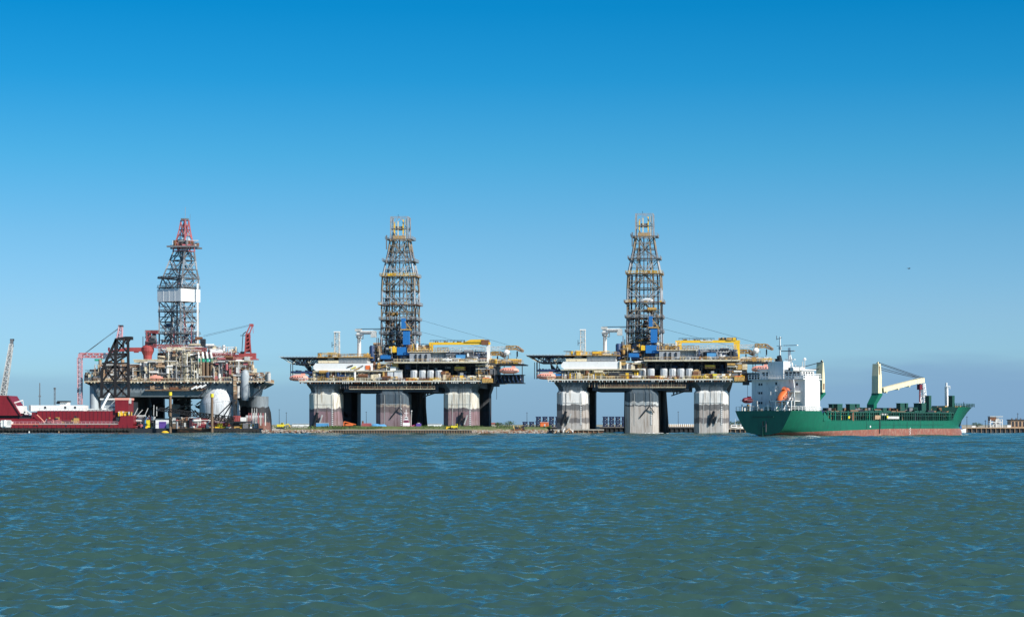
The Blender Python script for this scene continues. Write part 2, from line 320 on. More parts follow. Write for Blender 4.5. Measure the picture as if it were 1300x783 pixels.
# ------------------------------------------------------------------ water
def make_water():
    rr = np.random.default_rng(5)
    rows = []
    r = 16.0
    while r < 45000:
        rows.append(r); r += max(.10, .0013*r) if r < 160 else (.21+(r-160)*.0038 if r < 400 else (r*.0028 if r < 1500 else r*.04))
    rows = np.array(rows)
    az = np.concatenate([np.linspace(-75, -18.5, 30), np.linspace(-18, 18, 640), np.linspace(18.5, 75, 30)])*math.pi/180
    Rg, A = np.meshgrid(rows, az, indexing='ij')
    X = Rg*np.sin(A); Y = Rg*np.cos(A)
    dr = np.gradient(rows)[:, None]; da = np.maximum(Rg*(36/640*math.pi/180), .03)
    Z = np.zeros_like(X); DX = np.zeros_like(X); DY = np.zeros_like(X)
    X = X.astype(np.float32); Y = Y.astype(np.float32)
    for i in range(80):
        lam = .34*(3.4/.34)**(rr.random()**1.15); k = 2*math.pi/lam
        th = R(248)+rr.normal()*R(32)      # wind from behind the rigs
        kx, ky = k*math.cos(th), k*math.sin(th)
        steep = .047*(min(1, (1.3/lam))**.8)
        a = steep/k
        res = np.clip((lam/np.maximum(dr, da) - 2.4)/1.6, 0, 1)
        n_ok = int((res.max(axis=1) > 0).sum())
        if n_ok == 0: continue
        ph = (kx*X[:n_ok]+ky*Y[:n_ok]+rr.random()*6.283); sn = np.sin(ph); cs = np.cos(ph); ar = a*res[:n_ok]
        Z[:n_ok] += ar*sn; DX[:n_ok] += .75*ar*math.cos(th)*cs; DY[:n_ok] += .75*ar*math.sin(th)*cs
    for i in range(46):      # longer chop carries the slopes where the short one is finer than the sheet
        lam = 4*(15/4)**(rr.random()); k = 2*math.pi/lam
        th = R(250)+rr.normal()*R(30); kx, ky = k*math.cos(th), k*math.sin(th); a = .050/k*min(1, 6/lam)
        res = np.clip((lam/np.maximum(dr, da) - 2.4)/1.6, 0, 1)*np.clip((Rg/lam-22)/26, 0, 1)
        Z += a*res*np.sin(kx*X+ky*Y+rr.random()*6.283)
    # gust patches make some areas choppier
    g = 1+.30*np.sin(X*.021+Y*.013+1)*np.sin(Y*.017-X*.008)+.25*np.sin(X*.06+2.1)*np.sin(Y*.045+.6)
    Z *= g
    X = X+DX; Y = Y+DY
    nr, na = Rg.shape
    co_ = np.stack([X, Y, Z], -1).reshape(-1, 3).astype(np.float32)
    i = np.arange(nr-1)[:, None]*na+np.arange(na-1)[None]
    q = np.stack([i, i+1, i+na+1, i+na], -1).reshape(-1, 4)[:, ::-1].astype(np.int32)
    me = bpy.data.meshes.new("water"); me.vertices.add(len(co_)); me.vertices.foreach_set('co', co_.ravel())
    me.loops.add(q.size); me.loops.foreach_set('vertex_index', q.ravel()); me.polygons.add(len(q))
    me.polygons.foreach_set('loop_start', np.arange(len(q), dtype=np.int32)*4); me.polygons.foreach_set('loop_total', np.full(len(q), 4, np.int32))
    me.polygons.foreach_set('use_smooth', np.ones(len(q), bool)); me.update(calc_edges=True)
    if me.polygons[0].normal.z < 0: me.flip_normals()
    o = bpy.data.objects.new("water", me); COL.objects.link(o); struct(o)
    m = bpy.data.materials.new("water"); m.use_nodes = True; t = m.node_tree; n = t.nodes; l = t.links
    n.remove(n["Principled BSDF"]); out = n["Material Output"]
    df = n.new("ShaderNodeBsdfDiffuse"); gl = n.new("ShaderNodeBsdfGlossy"); gl.inputs['Roughness'].default_value = .13; gl.inputs['Color'].default_value = (.88, .96, .93, 1)
    fr = n.new("ShaderNodeFresnel"); fr.inputs['IOR'].default_value = 1.333; mx = n.new("ShaderNodeMixShader"); up = n.new("ShaderNodeCombineXYZ"); up.inputs[2].default_value = 1
    fm = n.new("ShaderNodeMath"); fm.operation = 'MULTIPLY'; fm.inputs[1].default_value = .84; l.new(fr.outputs[0], fm.inputs[0]); l.new(fm.outputs[0], mx.inputs[0]); l.new(df.outputs[0], mx.inputs[1]); l.new(gl.outputs[0], mx.inputs[2]); l.new(mx.outputs[0], out.inputs[0])
    c = n.new("ShaderNodeTexCoord")
    a = n.new("ShaderNodeTexNoise"); a.inputs['Scale'].default_value = .05; a.inputs['Detail'].default_value = 3; l.new(c.outputs['Object'], a.inputs['Vector'])
    x = n.new("ShaderNodeMix"); x.data_type = 'RGBA'; x.inputs['A'].default_value = (.033, .086, .078, 1); x.inputs['B'].default_value = (.043, .086, .066, 1)
    l.new(a.outputs['Fac'], x.inputs['Factor']); l.new(x.outputs['Result'], df.inputs['Color'])
    # wind ripples too fine for the sheet: slopes taken straight from noise, so they hold at any distance
    acc = None
    for sc, amp in ((.45, .20), (1.9, .30), (7.0, .26)):
        mp_ = n.new("ShaderNodeMapping"); mp_.inputs['Rotation'].default_value = (0, 0, R(25)); mp_.inputs['Scale'].default_value = (1.0, .62, 1); l.new(c.outputs['Object'], mp_.inputs[0])
        z = n.new("ShaderNodeTexNoise"); z.inputs['Scale'].default_value = sc; z.inputs['Detail'].default_value = 3; l.new(mp_.outputs[0], z.inputs['Vector'])
        s1 = n.new("ShaderNodeVectorMath"); s1.operation = 'SUBTRACT'; l.new(z.outputs['Color'], s1.inputs[0]); s1.inputs[1].default_value = (.5, .5, .5)
        s2 = n.new("ShaderNodeVectorMath"); s2.operation = 'MULTIPLY'; l.new(s1.outputs[0], s2.inputs[0]); s2.inputs[1].default_value = (amp*2.2, amp*2.2, 0)
        if acc is None: acc = s2.outputs[0]
        else:
            s3 = n.new("ShaderNodeVectorMath"); s3.operation = 'ADD'; l.new(acc, s3.inputs[0]); l.new(s2.outputs[0], s3.inputs[1]); acc = s3.outputs[0]
    ge = n.new("ShaderNodeNewGeometry")
    s4 = n.new("ShaderNodeVectorMath"); s4.operation = 'ADD'; l.new(ge.outputs['Normal'], s4.inputs[0]); l.new(acc, s4.inputs[1])
    s5 = n.new("ShaderNodeVectorMath"); s5.operation = 'NORMALIZE'; l.new(s4.outputs[0], s5.inputs[0]); l.new(s5.outputs[0], gl.inputs['Normal']); l.new(s5.outputs[0], fr.inputs['Normal'])
    s6 = n.new("ShaderNodeVectorMath"); s6.operation = 'MULTIPLY_ADD'; l.new(s5.outputs[0], s6.inputs[0]); s6.inputs[1].default_value = (.5, .5, .5); l.new(up.outputs[0], s6.inputs[2]); s7 = n.new("ShaderNodeVectorMath"); s7.operation = 'NORMALIZE'; l.new(s6.outputs[0], s7.inputs[0]); l.new(s7.outputs[0], df.inputs['Normal'])
    me.materials.append(m)
make_water()

# ------------------------------------------------------------------ shared pieces
def chamfer_ring(x0, x1, y0, y1, c, z):
    return [(x0+c, y0, z), (x1-c, y0, z), (x1, y0+c, z), (x1, y1-c, z), (x1-c, y1, z), (x0+c, y1, z), (x0, y1-c, z), (x0, y0+c, z)]
def lifeboat(loc, rz, label, length=8.5, hull='faded', canopy='faded', group='enclosed lifeboats in the davits of the rigs', tilt=0, cat='lifeboat'):
    t = thing('lifeboat', label, cat, loc, rz, group)
    t.rotation_euler = (0, tilt, rz)
    h = MB(); c = MB(); ln = length/2; r = length*.20; st = []; sc_ = []
    for i in range(11):
        f = i/10*2-1; g = max(.12, (1-abs(f)**3.2))**.5; x = f*ln
        st.append([(x, math.cos(a)*r*1.05*g, -abs(math.sin(a))**.8*r*.75*g) for a in [math.pi*j/8 for j in range(9)]]+[(x, -r*1.05*g, .10), (x, r*1.05*g, .10)])
        sc_.append([(x*.98, math.cos(a)*r*1.0*g, .1+abs(math.sin(a))**.7*r*.85*g) for a in [math.pi*j/8 for j in range(9)]])
    h.rings(st, hull); c.rings(sc_, canopy)
    h.build('hull', t, True); c.build('canopy', t, True)
    q = MB(); q.box(ln*.25, ln*.62, -r*.45, r*.45, r*.6, r*1.25, canopy); q.build('cockpit', t)
    k = MB(); k.box(-ln*.93, ln*.93, -r*1.12, r*1.12, -.03, .12, 'steel'); k.build('rubbing_strake', t)
    g = MB()
    for i in range(5): g.box(-ln*.6+i*ln*.25, -ln*.6+i*ln*.25+.35, -r*1.02, -r*.9, r*.25, r*.5, 'dark')
    g.build('porthole', t)
    return t

# ------------------------------------------------------------------ the two grey twin rigs
F2 = Frame(504, 1010, -6)
def twin_rig(px, D, label, cols, seed, zoff=0.0):
    fr = F2; rr = random.Random(seed)
    fx = Frame(px, D, -6)
    root = thing('drilling_rig', label, 'oil rig', (fx.x0, D, zoff), R(-6))
    P = fr.P; bx = fr.box; br = fr.bar
    # columns: front row in banded paint, rear row coloured dark for the deck's shade
    ua, ub, uc = [(P(a, 520, 0).x, P(b, 520, 0).x) for a, b in ((391, 430), (476, 517.5), (562, 605))]
    for i, (x0, x1) in enumerate((ua, ub, uc)):
        m = MB(); k = cols[i]; ch = 2.4
        zs = [(-3, 0, 0), (3, 0, 0), (17.2, 0, 0), (18.4, -.8, 0), (19.6, -.5, 0), (21.4, .9, 0), (22.6, 1.3, 0)]
        m.rings([chamfer_ring(x0-e, x1+e, .5-e*.4, 14+e*.4, ch, z) for z, e, _ in zs], k)
        col = m.build('column', root)
        a = MB()          # anchor bolster, ladder and draught scale on the outer face
        bxn = {0: 401, 1: 500, 2: 585}[i]
        if i != 1:
            p = P(bxn, 531, 0); 
            a.bar((p.x-1.4, .3, p.z-3.5), (p.x+.8, -.9, p.z+2.6), .9, 'dark'); a.bar((p.x+.9, .3, p.z-3), (p.x+.8, -.9, p.z+2.6), .4, 'dark')
            a.bar((p.x-1.2, .1, p.z-1.2), (p.x+2.4, .1, p.z-.6), .5, 'dark'); a.bar((p.x+.8, -.8, p.z+2.5), (p.x+.9, -.6, 22), .16, 'dark')
            a.bar((p.x+1.6, -.3, p.z-2.6), (p.x+3.0, -.5, p.z+1.5), .5, 'pale')
        else:
            p = P(501, 522, 0); a.bar((p.x-2, .2, p.z-3.2), (p.x+2.2, -.8, p.z+1.7), .45, 'dark'); a.bar((p.x+2.2, -.8, p.z+1.7), (p.x+4.2, .1, p.z-1.2), .35, 'dark'); a.bar((p.x+2.2, -.7, p.z+1.7), (p.x+2.0, -.6, 22), .16, 'dark')
        a.build('anchor', col)
        f = MB()
        for q in range(2):
            xx = x0+4.2+q*(x1-x0-7.4); f.box(xx, xx+.14, .34, .5, 3, 17, 'pale')
        f.box(x0+2.4, x1-2.4, .36, .5, 12.8, 12.95, 'pale')
        for q in range(9): f.box(x1-3.2, x1-2.6, .3, .5, 3.5+q*.9, 3.9+q*.9, 'clean_white')
        f.build('fender_guide', col)
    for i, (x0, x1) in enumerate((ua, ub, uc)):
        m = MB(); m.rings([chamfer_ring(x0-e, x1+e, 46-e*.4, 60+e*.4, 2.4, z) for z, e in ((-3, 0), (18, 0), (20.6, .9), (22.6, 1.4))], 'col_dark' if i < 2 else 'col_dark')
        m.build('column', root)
    m = MB()
    for x0, x1 in (ua, ub, uc):
        xm = (x0+x1)/2; m.tube((xm, 14, 3.5), (xm, 46, 3.5), 1.2, 'dark'); m.tube((xm+2, 14, 17), (xm+2, 46, 8), .7, 'dark')
    m.tube((P(541, 534, 40).x, 40, -2), (P(536, 490, 38).x, 38, 21), 1.1, 'dark'); m.tube((P(534, 534, 30).x, 30, -2), (P(533, 490, 30).x, 30, 21), 1.2, 'dark'); m.tube((P(487, 534, 30).x, 30, -2), (P(488, 490, 30).x, 30, 21), 1.1, 'dark')
    m.build('brace', root)
    # hull box between columns and its working gallery
    xl, xr = P(380, 483, 0).x, P(625, 483, 0).x
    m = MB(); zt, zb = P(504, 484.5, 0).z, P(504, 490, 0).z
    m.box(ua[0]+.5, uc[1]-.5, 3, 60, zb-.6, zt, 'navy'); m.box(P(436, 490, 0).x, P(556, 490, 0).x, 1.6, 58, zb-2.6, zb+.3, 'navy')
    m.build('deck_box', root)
    m = MB(); m.box(xl, xr, -1.0, 62, zt-.1, zt+.5, 'cream')
    x = xl+.4
    while x < xr-.4: m.box(x, x+.3, -.95, .6, zt-.75, zt-.1, 'white' if rr.random() < .6 else 'rust'); x += rr.choice((.9, 1.1, 1.4))
    m.box(xl+.1, xr-.1, -1.06, -.98, zt+.02, zt+.3, 'white'); m.build('main_deck', root)
    m = MB(); x = xl
    while x < xr-1.5:
        s_ = rr.uniform(2, 5); m.rail((x, -.9, zt+.5), (min(xr, x+s_), -.9, zt+.5), rr.choice(('ochre', 'yellow', 'cream', 'cream', 'white', 'rust')), h=1.25, step=1.1, t=.17); x += s_
    m.build('handrail', root)
    m = MB(); za = P(490, 494, 0).z; x0, x1 = P(432, 494, 0).x, P(552, 494, 0).x
    m.box(x0+4, x1, .2, 1.9, za, za+.25, 'cream'); m.box(x0+8, x1-16, .12, .24, za+.28, za+.5, 'rust')
    x = x0
    while x < x1: m.bar((x, .4, za+.2), (x, .4, zt-.2), .16, rr.choice(('steel', 'rust', 'cream', 'dark'))); x += rr.uniform(.7, 1.3)
    m.rail((x0+4, .25, za+.25), (x1, .25, za+.25), 'tan', t=.13); m.build('gallery', root)
    m = MB()       # drain and lattice brackets hung under the deck by the right column
    for i in range(6):
        a = P(537+i*4, 493.5, 6); b = P(539+i*4, 503.5-i*1.3, 6); m.bar(a, b, .4, 'dark'); m.bar(b, P(541+i*4, 493.5, 6), .3, 'dark')
    m.bar(P(536, 504, 6), P(561, 496, 6), .5, 'dark'); m.build('bracket', root)
    # ---- living quarters, left
    m = MB(); bx(m, 398, 476, 472, 483.6, 3, 38, 'lightsteel'); bx(m, 396, 474, 476.8, 477.8, 1.6, 3.2, 'cream'); bx(m, 400, 452, 478, 481, 2.6, 3.1, 'dark')
    bx(m, 470, 503, 462, 483, 4, 30, 'steel'); m.build('lower_quarters', root)
    m = MB()
    a = P(399, 470.5, 1.5); b = P(473, 461, 1.5)
    m.prism([(a.x+.8, a.z), (b.x, a.z), (b.x, b.z), (a.x+.5, b.z), (a.x-.5, b.z-1.2), (a.x-.4, a.z+.8)], 1.5, 38, 'clean_white')
    hq = m.build('quarters', root); hq['label'] = 'long white quarters block with rust marks'
    m = MB(); bx(m, 397, 500, 470.6, 471.8, .4, 3, 'cream')
    for x in range(402, 470, 6): bx(m, x, x+.8, 471.5, 476.9, 1.2, 1.6, 'cream')
    m.build('walkway', root)
    m = MB()
    for x in np.arange(404, 440, 5.5): bx(m, x, x+1.6, 473.6, 475.6, 2.7, 3.1, 'dark')
    m.build('window', root)
    if seed == 2:
        m = MB(); bx(m, 464, 470, 463.8, 468.8, 1.2, 1.48, 'orange'); m.build('orange_panel', root)
        m = MB()
        for a_, b_, k in (((446, 468), (452, 465.5), 'brightyellow'), ((450, 469), (457, 467), 'ochre'), ((441, 466), (448, 463.5), 'dark'), ((455, 467), (461, 464), 'steel')):
            m.bar(P(*a_, 1.35), P(*b_, 1.35), .45, k)
        m.build('roof_mark', root)
    m = MB(); bx(m, 430, 466, 454, 460.6, 3, 22, 'pale')
    for x in np.arange(431, 466, 1.8): bx(m, x, x+.5, 454.3, 460.4, 2.7, 3, 'lightsteel')
    bx(m, 404, 430, 457, 460.8, 3, 30, 'cream'); bx(m, 402, 470, 452.8, 453.8, 2, 24, 'ochre'); m.build('penthouse', root)
    m = MB(); a = P(404, 452.8, 2.2); b = P(470, 452.8, 2.2); m.rail(a, b, 'ochre', h=1.3, step=1.4, t=.16); clutter(fr, m, 404, 470, 448, 453.5, 3, 18, 26, ['ochre', 'dark', 'cream', 'steel', 'yellow'], seed); m.build('roof_equipment', root)
    m = MB(); bx(m, 416, 424, 448, 457, 5, 12, 'pale'); bx(m, 415.5, 424.5, 447, 448, 4.6, 12.5, 'cream'); bx(m, 417.5, 422, 450, 453.5, 4.7, 5, 'dark'); m.build('control_room', root)
    # ---- helideck
    m = MB(); a = P(357, 454, 8); b = P(430, 454, 8); zh = a.z
    m.box(a.x, b.x, 8, 33, zh-.3, zh+.25, 'dark')
    hd = m.build('helideck', root)
    m = MB(); z2 = zh-2.9
    for y in (9, 17, 25, 32):
        m.bar((a.x+5, y, z2), (b.x, y, z2), .4, 'dark')
        n = 9
        for i in range(n):
            xa = a.x+5+(b.x-a.x-5)*i/n; xb = a.x+5+(b.x-a.x-5)*(i+1)/n; m.bar((xa, y, z2), (xb, y, zh-.2), .28, 'deepblue' if i % 3 else 'cream'); m.bar((xa, y, z2), (xa, y, zh-.2), .25, 'dark')
        m.bar((a.x+.5, y, zh-.2), (a.x+5, y, z2), .35, 'cream' if y == 9 else 'dark'); m.bar((a.x+3, y, zh-.2), (a.x+9, y, z2-.2), .3, 'dark')
        q = P(396, 475, y); m.bar((a.x+8, y, z2+2.5), (q.x, y, q.z), .55, 'dark'); m.bar((a.x+12, y, z2+1.2), (q.x+1.2, y, q.z+.5), .3, 'cream')
    m.build('support_truss', hd)
    m = MB()
    for i in range(18): m.bar((a.x+i*(b.x-a.x)/18, 7.4, zh-.25), (a.x+i*(b.x-a.x)/18, 6.6, zh+.55), .12, 'steel')
    m.bar((a.x, 6.6, zh+.5), (b.x, 6.6, zh+.5), .14, 'pale'); m.bar((a.x-.9, 7, zh+.5), (a.x-.9, 33, zh+.5), .14, 'pale'); m.build('safety_net', hd)
    # ---- left davit and platform
    m = MB()
    for x in (369, 371.6):
        for y in (5, 16): br(m, (x, 462, y), (x, 483, y), .28, 'dark')
    bx(m, 369, 396, 471, 473.4, 5, 16, 'deepblue'); 
    for x in range(371, 396, 4): bx(m, x, x+2.2, 469.5+rr.random()*1.5, 471, 6, 9, 'dark')
    br(m, (368, 474.6, 5), (397, 474.6, 5), .25, 'cream'); m.build('davit', root)
    m = MB(); clutter(fr, m, 391, 404, 473, 483, 1, 8, 26, ['blue', 'deepblue', 'dark', 'cream', 'steel'], seed+5, .35); m.build('winch', root)
    # ---- mast and deck crane, left
    m = MB(); p = P(427.8, 458, 12); q = P(427.8, 422, 12); m.truss(p, q, 2.3, 2.3, 9, .26, 'pale', 2.0, 2.0)
    m.box(q.x-1.3, q.x+1.3, 10.8, 13.2, q.z, q.z+.5, 'clean_white'); br(m, (421.5, 438.5, 11), (427, 436, 11), .2, 'dark'); br(m, (421.5, 434, 11), (421.5, 441, 11), .22, 'dark')
    br(m, (430, 448, 11), (433, 459, 11), .7, 'cream'); m.build('antenna_mast', root)
    m = MB(); p = P(456, 459, 14)
    m.lathe(p.x, 14, [(.9, p.z), (.85, P(456, 430, 14).z), (1.25, P(456, 428.5, 14).z), (1.35, P(456, 424.5, 14).z)], 'clean_white', 16)
    cr = m.build('pedestal_crane', root, True)
    m = MB(); bx(m, 452.6, 475, 419.5, 424.3, 12.8, 15.4, 'white'); bx(m, 450.6, 458, 417.5, 420.5, 12.4, 15.6, 'pale'); bx(m, 470.5, 476.8, 420, 428, 12.6, 15.6, 'pale'); bx(m, 451, 460, 424.3, 425.6, 12.3, 15.9, 'lightsteel')
    br(m, (452, 417.6, 13), (487, 417.2, 13), .3, 'dark'); br(m, (474, 418.6, 13), (487, 418.2, 13), .16, 'dark'); br(m, (458, 421.8, 12.6), (472, 421.8, 12.6), .5, 'lightsteel'); bx(m, 484, 487, 415.5, 417.5, 12.8, 14, 'dark'); m.build('boom', cr)
    m = MB(); br(m, (452, 428, 13), (461, 430, 13), .3, 'dark'); br(m, (461, 424, 12), (461, 430, 12), .3, 'steel'); m.build('ladder', cr)
    # ---- blue tank, standpipes
    m = MB(); p = P(472.5, 458, 13); q = P(472.5, 438.5, 13); m.lathe(p.x, 13, [(1.25, p.z), (1.3, q.z-.6), (.9, q.z)], 'deepblue', 14); m.build('blue_tank', root, True)
    m = MB()
    for x in (478.5, 480.6, 483, 485.5): fr.cyl(m, x, 428+rr.random()*7, 459, 14, 1.1, rr.choice(('steel', 'dark')), 8)
    bx(m, 476, 484, 444, 459, 15, 19, 'tan'); clutter(fr, m, 474, 487, 436, 460, 11, 18, 34, ['cream', 'ochre', 'steel', 'dark', 'tan', 'white'], seed+1); m.build('standpipe', root)
    # ---- middle deck machinery
    m = MB(); clutter(fr, m, 398, 503, 472, 482.6, 0.2, 2.6, 110, ['cream', 'ochre', 'cream', 'white', 'steel', 'deepblue', 'rust', 'yellow', 'dark'], seed+2, .2); m.build('deck_equipment', root)
    m = MB(); clutter(fr, m, 470, 505, 459, 472, 1, 4, 44, ['cream', 'white', 'steel', 'ochre', 'dark', 'rust'], seed+3, .3); m.build('process_pipework', root)
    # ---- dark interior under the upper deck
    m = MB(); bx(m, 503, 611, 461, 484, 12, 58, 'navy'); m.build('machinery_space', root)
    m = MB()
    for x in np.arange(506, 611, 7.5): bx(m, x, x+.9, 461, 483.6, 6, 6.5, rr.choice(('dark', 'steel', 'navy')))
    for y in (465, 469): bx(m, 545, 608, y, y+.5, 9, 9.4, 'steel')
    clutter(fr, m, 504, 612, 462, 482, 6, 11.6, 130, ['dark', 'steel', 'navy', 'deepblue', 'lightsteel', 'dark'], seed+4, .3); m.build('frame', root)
    m = MB(); a = P(500, 460, -.5); b = P(619, 460, -.5); m.box(a.x, b.x, -.5, 58, a.z-.35, a.z+.35, 'pale'); m.box(a.x, b.x, -.58, -.48, a.z-.25, a.z+.3, 'cream'); m.build('upper_deck', root)
    m = MB(); x = a.x
    while x < b.x-1: s_ = rr.uniform(2, 6); m.rail((x, -.4, a.z+.35), (min(b.x, x+s_), -.4, a.z+.35), rr.choice(('cream', 'white', 'ochre')), h=1.2, step=1.3, t=.15); x += s_
    m.build('handrail', root)
    # white tanks standing along the deck edge
    tw = MB(); p0 = P(525.5, 480.4, 2.2); zt2 = P(525.5, 470, 2.2).z; r = 1.55
    tw.lathe(0, 0, [(r*.97, 0), (r, .15), (r, zt2-p0.z-.25), (r*.93, zt2-p0.z)], 'tank', 20)
    for q in (0, 1.5, 3.0, 4.6): tw.box(-1.2+q*.6, -1.1+q*.6, -r*1.02, -r*.9, .2, zt2-p0.z-.3, 'lightsteel')
    me0 = tw.build('storage_tank', root, True); me0.location = (p0.x, 2.2, p0.z)
    xs = (536.3, 546.6, 557.2) if seed == 2 else (536.3, 546.6, 557.2, 509.5, 499)
    for x in xs:
        c_ = me0.copy(); COL.objects.link(c_); c_.parent = root; q = P(x, 480.4, 2.2); c_.location = (q.x, 2.2, q.z)
    m = MB()
    for x in (525.5, 536.3, 546.6, 557.2)+((509.5, 499) if seed != 2 else ()):
        for dx in (-1.1, 1.1): q = P(x, 480.4, 2.2); m.box(q.x+dx-.15, q.x+dx+.15, 1.6, 2.8, zt+.5, q.z, 'dark')
    m.build('tank_stand', root)
    if seed == 2:
        m = MB()
        bx(m, 492, 499, 470.5, 483, .6, 4, 'tank'); bx(m, 500.5, 510, 470.5, 483, .9, 4, 'tank'); bx(m, 491.6, 510.3, 469.9, 470.6, .5, 4.2, 'white')
        m.build('grey_tank', root)
        q = P(499, 469, 3); m = MB(); m.tube((q.x, 2.5, q.z), (q.x, 4.5, q.z), 2.3, 'tank', n=22); m.tube((q.x, 2.3, q.z), (q.x, 4.7, q.z), .6, 'dark'); m.build('cable_reel', root)
    m = MB(); bx(m, 560.5, 571, 473, 481.5, 1, 4, 'tan'); bx(m, 563, 569, 471.2, 473, 1.6, 3.6, 'ochre'); clutter(fr, m, 560, 571, 471, 482, .4, 1, 9, ['cream', 'tan', 'rust'], seed+6); m.build('pump_skid', root)
    m = MB(); bx(m, 577, 590, 465.2, 470, 3.5, 7, 'ochre'); bx(m, 577.5, 589.5, 466, 467, 3.4, 3.6, 'brightyellow'); m.build('yellow_cabinet', root)
    m = MB(); bx(m, 582, 591, 475, 481, 2, 5, 'deepblue'); bx(m, 584, 588, 473, 476.5, 1.8, 3, 'lightsteel'); m.build('hydraulic_unit', root)
    m = MB(); bx(m, 612, 624.5, 480, 485.5, -1.6, 3, 'ochre'); bx(m, 613, 621, 479.2, 480.4, -1.3, 2, 'orange'); m.build('work_basket', root)
    m = MB(); clutter(fr, m, 571, 623, 476.5, 482.8, -.7, 2, 70, ['cream', 'ochre', 'yellow', 'white', 'rust', 'steel', 'brightyellow'], seed+7, .25); clutter(fr, m, 604, 622, 461, 482, 0, 5, 60, ['pale', 'cream', 'rust', 'steel', 'white', 'dark', 'ochre'], seed+17, .25)
    m.build('deck_fittings', root)
    m = MB(); clutter(fr, m, 505, 560, 480.5, 483, -.8, 1, 44, ['cream', 'ochre', 'rust', 'white', 'orange'], seed+37, .4); m.build('deck_stores', root)
    # ---- drill floor
    m = MB(); bx(m, 488, 545, 447, 460, 12, 36, 'navy'); bx(m, 500, 534, 451, 459.6, 7, 12, 'dark'); m.build('substructure', root)
    m = MB(); clutter(fr, m, 488, 546, 440, 459, 6, 11.8, 150, ['steel', 'dark', 'rust', 'ochre', 'cream', 'navy', 'lightsteel', 'deepblue'], seed+8, .22); m.build('drill_floor_equipment', root)
    m = MB(); bx(m, 504, 520.5, 440.5, 450.5, 5.5, 11, 'blue'); bx(m, 505, 519.5, 450.5, 451.6, 5.8, 11, 'deepblue'); bx(m, 483, 496, 450.5, 455.5, 6, 10, 'blue'); bx(m, 486, 495, 455.5, 458, 6.5, 9, 'deepblue'); m.build('drillers_cabin', root)
    m = MB(); bx(m, 511.5, 519.5, 419.5, 437.5, 10, 13, 'blue'); bx(m, 509.5, 514, 404, 421, 11, 14, 'blue'); br(m, (514, 437, 11), (514, 441, 11), .8, 'deepblue'); br(m, (511, 404, 11.5), (521, 417, 11.5), .3, 'ochre'); bx(m, 508, 521, 417.4, 419, 9.6, 13.4, 'ochre'); m.build('pipe_handler', root)
    m = MB(); bx(m, 498, 503, 441, 447, 5, 8, 'yellow'); clutter(fr, m, 494, 504, 439, 448, 5, 9, 12, ['ochre', 'yellow', 'cream'], seed+9); clutter(fr, m, 518, 548, 436, 447.5, 5, 10, 46, ['ochre', 'yellow', 'cream', 'dark', 'white', 'rust', 'deepblue'], seed+10); m.build('yellow_guard', root)
    m = MB()
    a = P(518, 446.5, 5); b = P(570, 446.5, 5); m.box(a.x, b.x, 4, 8, a.z-.3, a.z, 'cream'); m.rail((a.x, 4.1, a.z), (b.x, 4.1, a.z), 'ochre', h=1.5, step=1.2, t=.2)
    bx(m, 520, 546, 448.5, 458.6, 3, 6, 'lightsteel')
    for x in (527, 533, 540): bx(m, x, x+1.8, 449.5, 458.5, 2.5, 3, 'dark')
    m.build('mud_module', root)
    # ---- derrick
    zz = lambda y: P(508, y, 24).z
    cx = P(508.5, 445, 24).x; hw = lambda p_: p_/FPX*1034
    L_ = [(zz(452), hw(21.5), hw(21.5)), (zz(438), hw(21.5), hw(21.5)), (zz(425), hw(21.3), hw(21)), (zz(407), hw(21), hw(20.5)), (zz(388), hw(21), hw(20.3)), (zz(370), hw(20.8), hw(20)), (zz(352), hw(20), hw(19)), (zz(333), hw(16.2), hw(15)), (zz(320), hw(13.6), hw(13)), (zz(305), hw(11.3), hw(11.3))]
    m = MB(); tower(m, cx, 24, 0, L_, ['warmsteel', 'lightsteel', 'steel', 'warmsteel', 'lightsteel'], leg=.62, br=.32); tower(m, cx, 24, 0, [(z, a_*.52, b_*.98) for z, a_, b_ in L_], 'warmsteel', leg=.3, br=.2, double=False); tower(m, cx, 24, 0, [(z, a_*.8, b_*.6) for z, a_, b_ in L_[:7]], 'dark', leg=.3, br=.2)
    dk = m.build('derrick', root)
    m = MB(); tower(m, cx, 24, 0, [(zz(305), hw(11.2), hw(10)), (zz(291), hw(11), hw(10)), (zz(276), hw(10.8), hw(10))], ['lightsteel'], leg=.55, br=.22, double=False)
    m.box(cx-hw(5), cx+hw(4), 21, 27, zz(292), zz(288), 'steel'); 
    for x in (-7, -2.5, 4, 7.5): m.box(cx+hw(x), cx+hw(x)+.5, 20.6, 21.4, zz(304), zz(278)-1+x*.1, 'yellow' if x in (-7, 4) else 'cream')
    m.box(cx-hw(8), cx+hw(7), 20, 21, zz(304), zz(300), 'ochre'); m.bar((cx-hw(3), 24, zz(276)), (cx-hw(3), 24, zz(272)), .14, 'dark')
    m.build('crown_block', dk)
    for y, e, k in ((305, 5, 'steel'), (333, 3.5, 'steel'), (352, 3.2, 'ochre'), (388, 4, 'rust'), (407, 3, 'steel'), (425, 2.5, 'steel')):
        m = MB(); z = zz(y); wv = hw({305: 12, 333: 17, 352: 20, 388: 21, 407: 21, 425: 21.3}[y]+e); wi = wv-1.3
        for s_ in (-1, 1):
            m.box(cx-wv, cx+wv, 24+s_*wi-.1, 24+s_*wv, z, z+.2, k); m.box(cx+s_*wi, cx+s_*wv, 24-wi, 24+wi, z, z+.2, k)
            m.rail((cx-wv, 24+s_*wv, z+.2), (cx+wv, 24+s_*wv, z+.2), 'yellow' if y == 352 else 'lightsteel', t=.14); m.rail((cx+s_*wv, 24-wv, z+.2), (cx+s_*wv, 24+wv, z+.2), 'lightsteel', t=.14)
